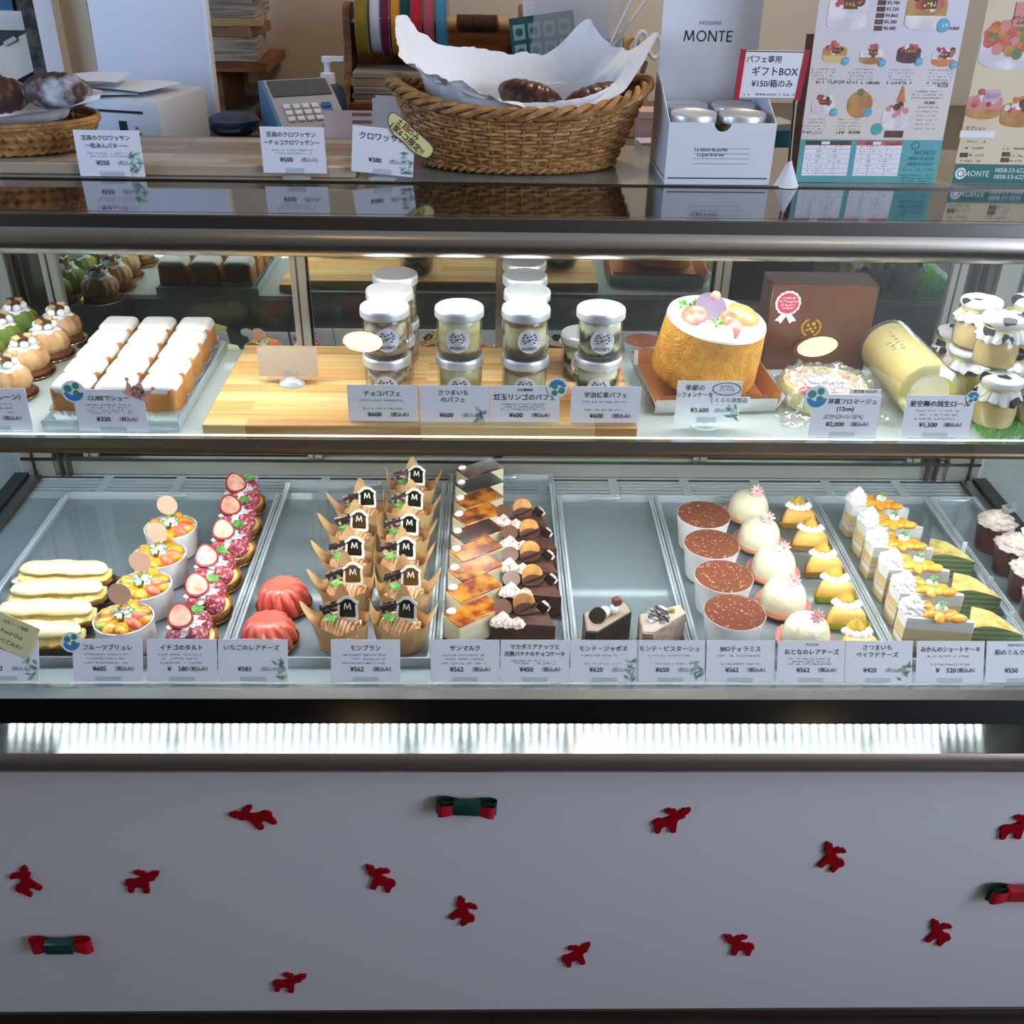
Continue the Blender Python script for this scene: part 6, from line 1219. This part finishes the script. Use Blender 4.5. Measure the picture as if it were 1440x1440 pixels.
for i in range(7):
    h_ = .010 + .003 * (i % 3); solo('paper_bag_pack', G().add(rbox(.155, .12, h_ - .0005, .001, 1), (cardb[1], pap_m, cardb[2])[i % 3]), 'flat pack of paper bags in the ribbon rack, %s' % ('lowest', 'second up', 'third up', 'fourth up', 'fifth up', 'sixth up', 'topmost')[i], 'paper bags', 'packs of paper bags in the ribbon rack', (BK(555, 100, 2.2).x, 2.19, z0_ + zz), (-1) ** i * 2); zz += h_
# teal sticker sheets in a clear sleeve
q = BK(790, 70, 2.2); st = thing('sticker_sleeve', 'clear sleeve of teal sticker sheets behind the basket', 'sticker sleeve', (q.x + .010, 2.09, ZR + .009), 0); teal_s = M('sticker_teal', '3f9a92', .5); teal_d = M('sheet_dark_teal', '2c5f62', .5); sh = BK(790, -6, 2.16).z - ZR
part('sleeve', G().add(box(.17, .001, sh, True), glass('sleeve_plastic', (.95, .96, .98), .06, .7, .05, .2, (.85, .86, .9)), T(0, -.012, 0) @ R('Y', 4)).add(box(.16, .001, sh * .96, True), paper_white, T(.0, .01, 0) @ R('Y', -3)), st, 'clear sleeve and white backing'); part('dark_sheet', G().add(box(.12, .001, sh * .86, True), teal_d, T(-.03, -.002, 0) @ R('Y', -8)), st, 'dark teal sheet')
g = G(); X = T(-.03, -.003, 0) @ R('Y', -8) @ UP
for i in range(4):
    for k in range(5): g.add(rbox(.022, .026, .0004, .0002, 1, False), M('sticker_pale', '8fb4ac', .5) if not (i or k) else bpy.data.materials['sticker_pale'], X @ T(-.043 + .028 * i, sh * .83 - .018 - .034 * k, .0002)); g.add(disc(-.043 + .028 * i, sh * .83 - .018 - .034 * k, .007, z=.0006, n=12), teal_d, X)
part('round_stickers', g, st, 'grid of round stickers', 0); g = G(); X = T(.045, -.006, 0) @ R('Y', 2) @ UP
for k in range(4): g.add(quad(0, sh * .70 - .024 - .046 * k, .085, .043, .0002), teal_s, X); g.add(letters('MONTE MONTE', .0075, .16), ink, X @ T(0, sh * .70 - .022 - .046 * k, .0005)); scribble(g, ink, -.03, sh * .70 - .012 - .046 * k, .06, .003, X, .0005, k)
part('name_stickers', g, st, 'teal lettered stickers', 0)
# tools in a holder
hx = BK(880, 110, 2.1); t = thing('tool_holder', 'brown tool holder with scissors behind the basket', 'holder', (hx.x, 2.1, ZR)); part('cup', G().add(lathe([(.042, 0), (.045, .002), (.045, .085), (.041, .085), (.039, .004), (.001, .004)], 28, cap=False), wood_light), t)
def loop(w_, h_, r_): return tube([(w_ * cos(2 * pi * k / 28), 0, h_ * sin(2 * pi * k / 28)) for k in range(28)], r_, 8, True)
for i, (px, py, col, rz, lb) in enumerate(((909, 68, 'e3e3e6', 10, 'scissors with white handles in the brown holder'), (878, 72, 'c8a05c', -8, 'scissors with tan handles in the brown holder'))):
    q = BK(px, py, 2.1); mm = M('scissor_handle_' + str(i), col, .4); s = thing('scissors', lb, 'scissors', (q.x, 2.1, ZR + .0045), rz, 'scissors in the brown holder'); hq = q.z - ZR; dx = hx.x - q.x
    part('handle_loop', G().add(loop(.0115, .024, .0042), mm, T(-.012, 0, hq) @ R('Y', 6)), s); part('handle_loop', G().add(loop(.0115, .020, .0042), mm, T(.017, .004, hq - .002) @ R('Y', -8)), s); part('blade', G().add(tube([(0, 0, hq - .026), (dx * .8, 0, .004)], [.006, .001], 6), steel), s, 'steel blades')
for i, (p_, q_, lb) in enumerate((((851, 78), (888, 0), 'long white straw crossing up from the holder, near one'), ((856, 74), (912, -6), 'long white straw crossing up from the holder, far one'))):
    a, b = BK(*p_, 2.025 + .008 * i), BK(*q_, 2.03 + .008 * i); c_ = a + (a - b) * ((a.z - ZR - .002) / (b.z - a.z)); solo('straw', G().add(tube([c_, a, b], .0028, 8), key_w), lb, 'straw', 'white straws behind the basket')
# small packs behind the gift box and basket
for i, (px, py, y, w_, d_, h_, col, lb) in enumerate(((922, 200, 1.83, .06, .05, .075, 'cfa9a4', 'small pale pink carton behind the wicker basket'), (920, 208, 1.775, .05, .04, .035, 'c9c3dc', 'small lilac box behind the wicker basket'), (1086, 190, 1.85, .07, .06, .055, '2c7a8a', 'teal box behind the red-edged sign'))):
    q = BK(px, py, y); t = thing('small_carton', lb, 'carton', (q.x, y + .025, ZR), 8 * i); part('carton', G().add(rbox(w_, d_, h_, .002, 1), M('carton_' + str(i), col, .6)), t); part('lid', G().add(rbox(w_ + .002, d_ + .002, .012, .001, 1), M('carton_lid_' + str(i), ('d8bdb6', 'e0dcec', 'b9bcc2')[i], .6), T(0, 0, h_)), t)
# ================================================================== decorations on the front panel
red_f = M('red_felt', '8a0a16', .9, spec=.06); rib_r = M('red_satin', 'b01626', .35, c2='8f0f1f', scale=60, stretch=(1, .1, .1)); rib_g = M('green_satin', '0c3a30', .35)
RD = [(-26.0, -3.9), (-24.6, 0.0), (-20.9, 2.9), (-16.5, 3.9), (-12.2, 3.4), (-7.3, 5.3), (-1.9, 7.3), (-0.7, 10.2), (-3.9, 12.9), (-8.8, 14.6), (-11.7, 16.8), (-11.2, 19.0), (-7.8, 19.9), (-4.4, 21.1), (-1.5, 19.2), (2.4, 19.9), (4.6, 18.2), (5.3, 15.6), (8.8, 15.6), (11.7, 17.0), (14.6, 20.9), (19.0, 20.7), (22.4, 21.9), (25.3, 20.9), (24.1, 17.0), (21.9, 13.1), (18.5, 11.7), (19.0, 8.8), (16.5, 5.6), (11.7, 3.9), (9.0, 1.5), (8.3, -3.9), (8.3, -11.7), (8.3, -18.7), (0.0, -18.7), (-1.2, -10.7), (-5.8, -9.0), (-10.7, -9.7), (-13.1, -13.6), (-14.3, -19.0), (-20.9, -20.4), (-22.1, -13.6), (-22.8, -8.3), (-25.0, -6.8)]
RD = [(x * .00098, y * .00116) for x, y in RD]; rdm = G().add(prism(spline(RD, 2), .004), red_f, UP).mesh('reindeer', 30)
RS = [(38, 1240, 0, 38, 'red felt reindeer rearing up, above the red bow'), (201, 1240, 0, -6, 'red felt reindeer with its nose raised, between the red bow and the eclair cards'), (358, 1150, 1, -32, 'red felt reindeer leaping downhill, below the pink cheesecake card'), (533, 1236, 1, 16, 'red felt reindeer under the chestnut cake card'), (650, 1282, 1, 40, 'red felt reindeer below the green bow'), (407, 1382, 0, -10, 'lowest red felt reindeer on the panel, close to the bottom trim'), (944, 1154, 0, 0, 'red felt reindeer below the pistachio wedge card, close to the panel top'), (812, 1343, 0, 14, 'red felt reindeer low on the panel below the two chocolate wedges'), (1168, 1206, 1, 26, 'red felt reindeer below the sweet potato cake card'), (1038, 1329, 1, 0, 'red felt reindeer standing level, low on the panel below the cocoa cups'), (1318, 1312, 1, 22, 'red felt reindeer beneath the cropped bow'), (1432, 1163, 0, 0, 'cropped red felt reindeer above the cropped bow')]
for px, py, mir, rot, lb in RS:
    p = at_y(px, py, .998); o = link('felt_reindeer', rdm); o.location = (p.x, .9996, p.z); o.scale = (-1 if mir else 1, 1, 1); o.rotation_euler = (0, radians(-rot if not mir else rot), 0); tag(o, lb, 'reindeer decoration', 'red felt reindeer on the front panel')
def bow(px, py, rot, outer, inner, knot, lb, wpx=94):
    p = at_y(px, py, .99); s = wpx / 94; t = thing('ribbon_bow', lb, 'ribbon bow', (p.x, .9995, p.z), 0, 'ribbon bows on the front panel', ry=rot); hw = .0125 * s
    def band(sg, x0, x1, y0, mat, nm, k0, k1, drop):
        def f(u, v):   # a flattened ribbon loop lying against the panel
            q = u * 2 * pi; k = .5 - .5 * cos(q); x = sg * (x0 + (x1 - x0) * k) * s; return (x, -(y0 + .007 * sin(q) * (.35 + .65 * k) + .007), (v - .5) * 2 * hw * (k0 + (k1 - k0) * k) - drop * k ** 2 * s)
        return part(nm, G().add(grid(f, 32, 5, cu=True), mat), t)
    for sg in (-1, 1): band(sg, .010, .0455, .0015, outer, 'ribbon_loop', .9, 1.12, .003); band(sg, .012, .0425, .0085 if inner is not outer else .004, inner, 'inner_loop', .78, .98 if inner is not outer else 1.05, .004)
    part('knot', G().add(rbox(.042 * s, .015, hw * 1.78, .003, 2), knot, T(0, -.0125, -hw * .88)), t)
bow(656, 1133, 3, rib_g, rib_r, rib_g, 'dark green bow with red inner loops at the top of the panel', 86)
bow(85, 1328, 0, rib_r, rib_r, rib_g, 'red bow with a dark green knot low on the panel', 96)
bow(1434, 1254, 0, rib_g, rib_r, rib_r, 'cropped green and red bow at the panel end', 98)
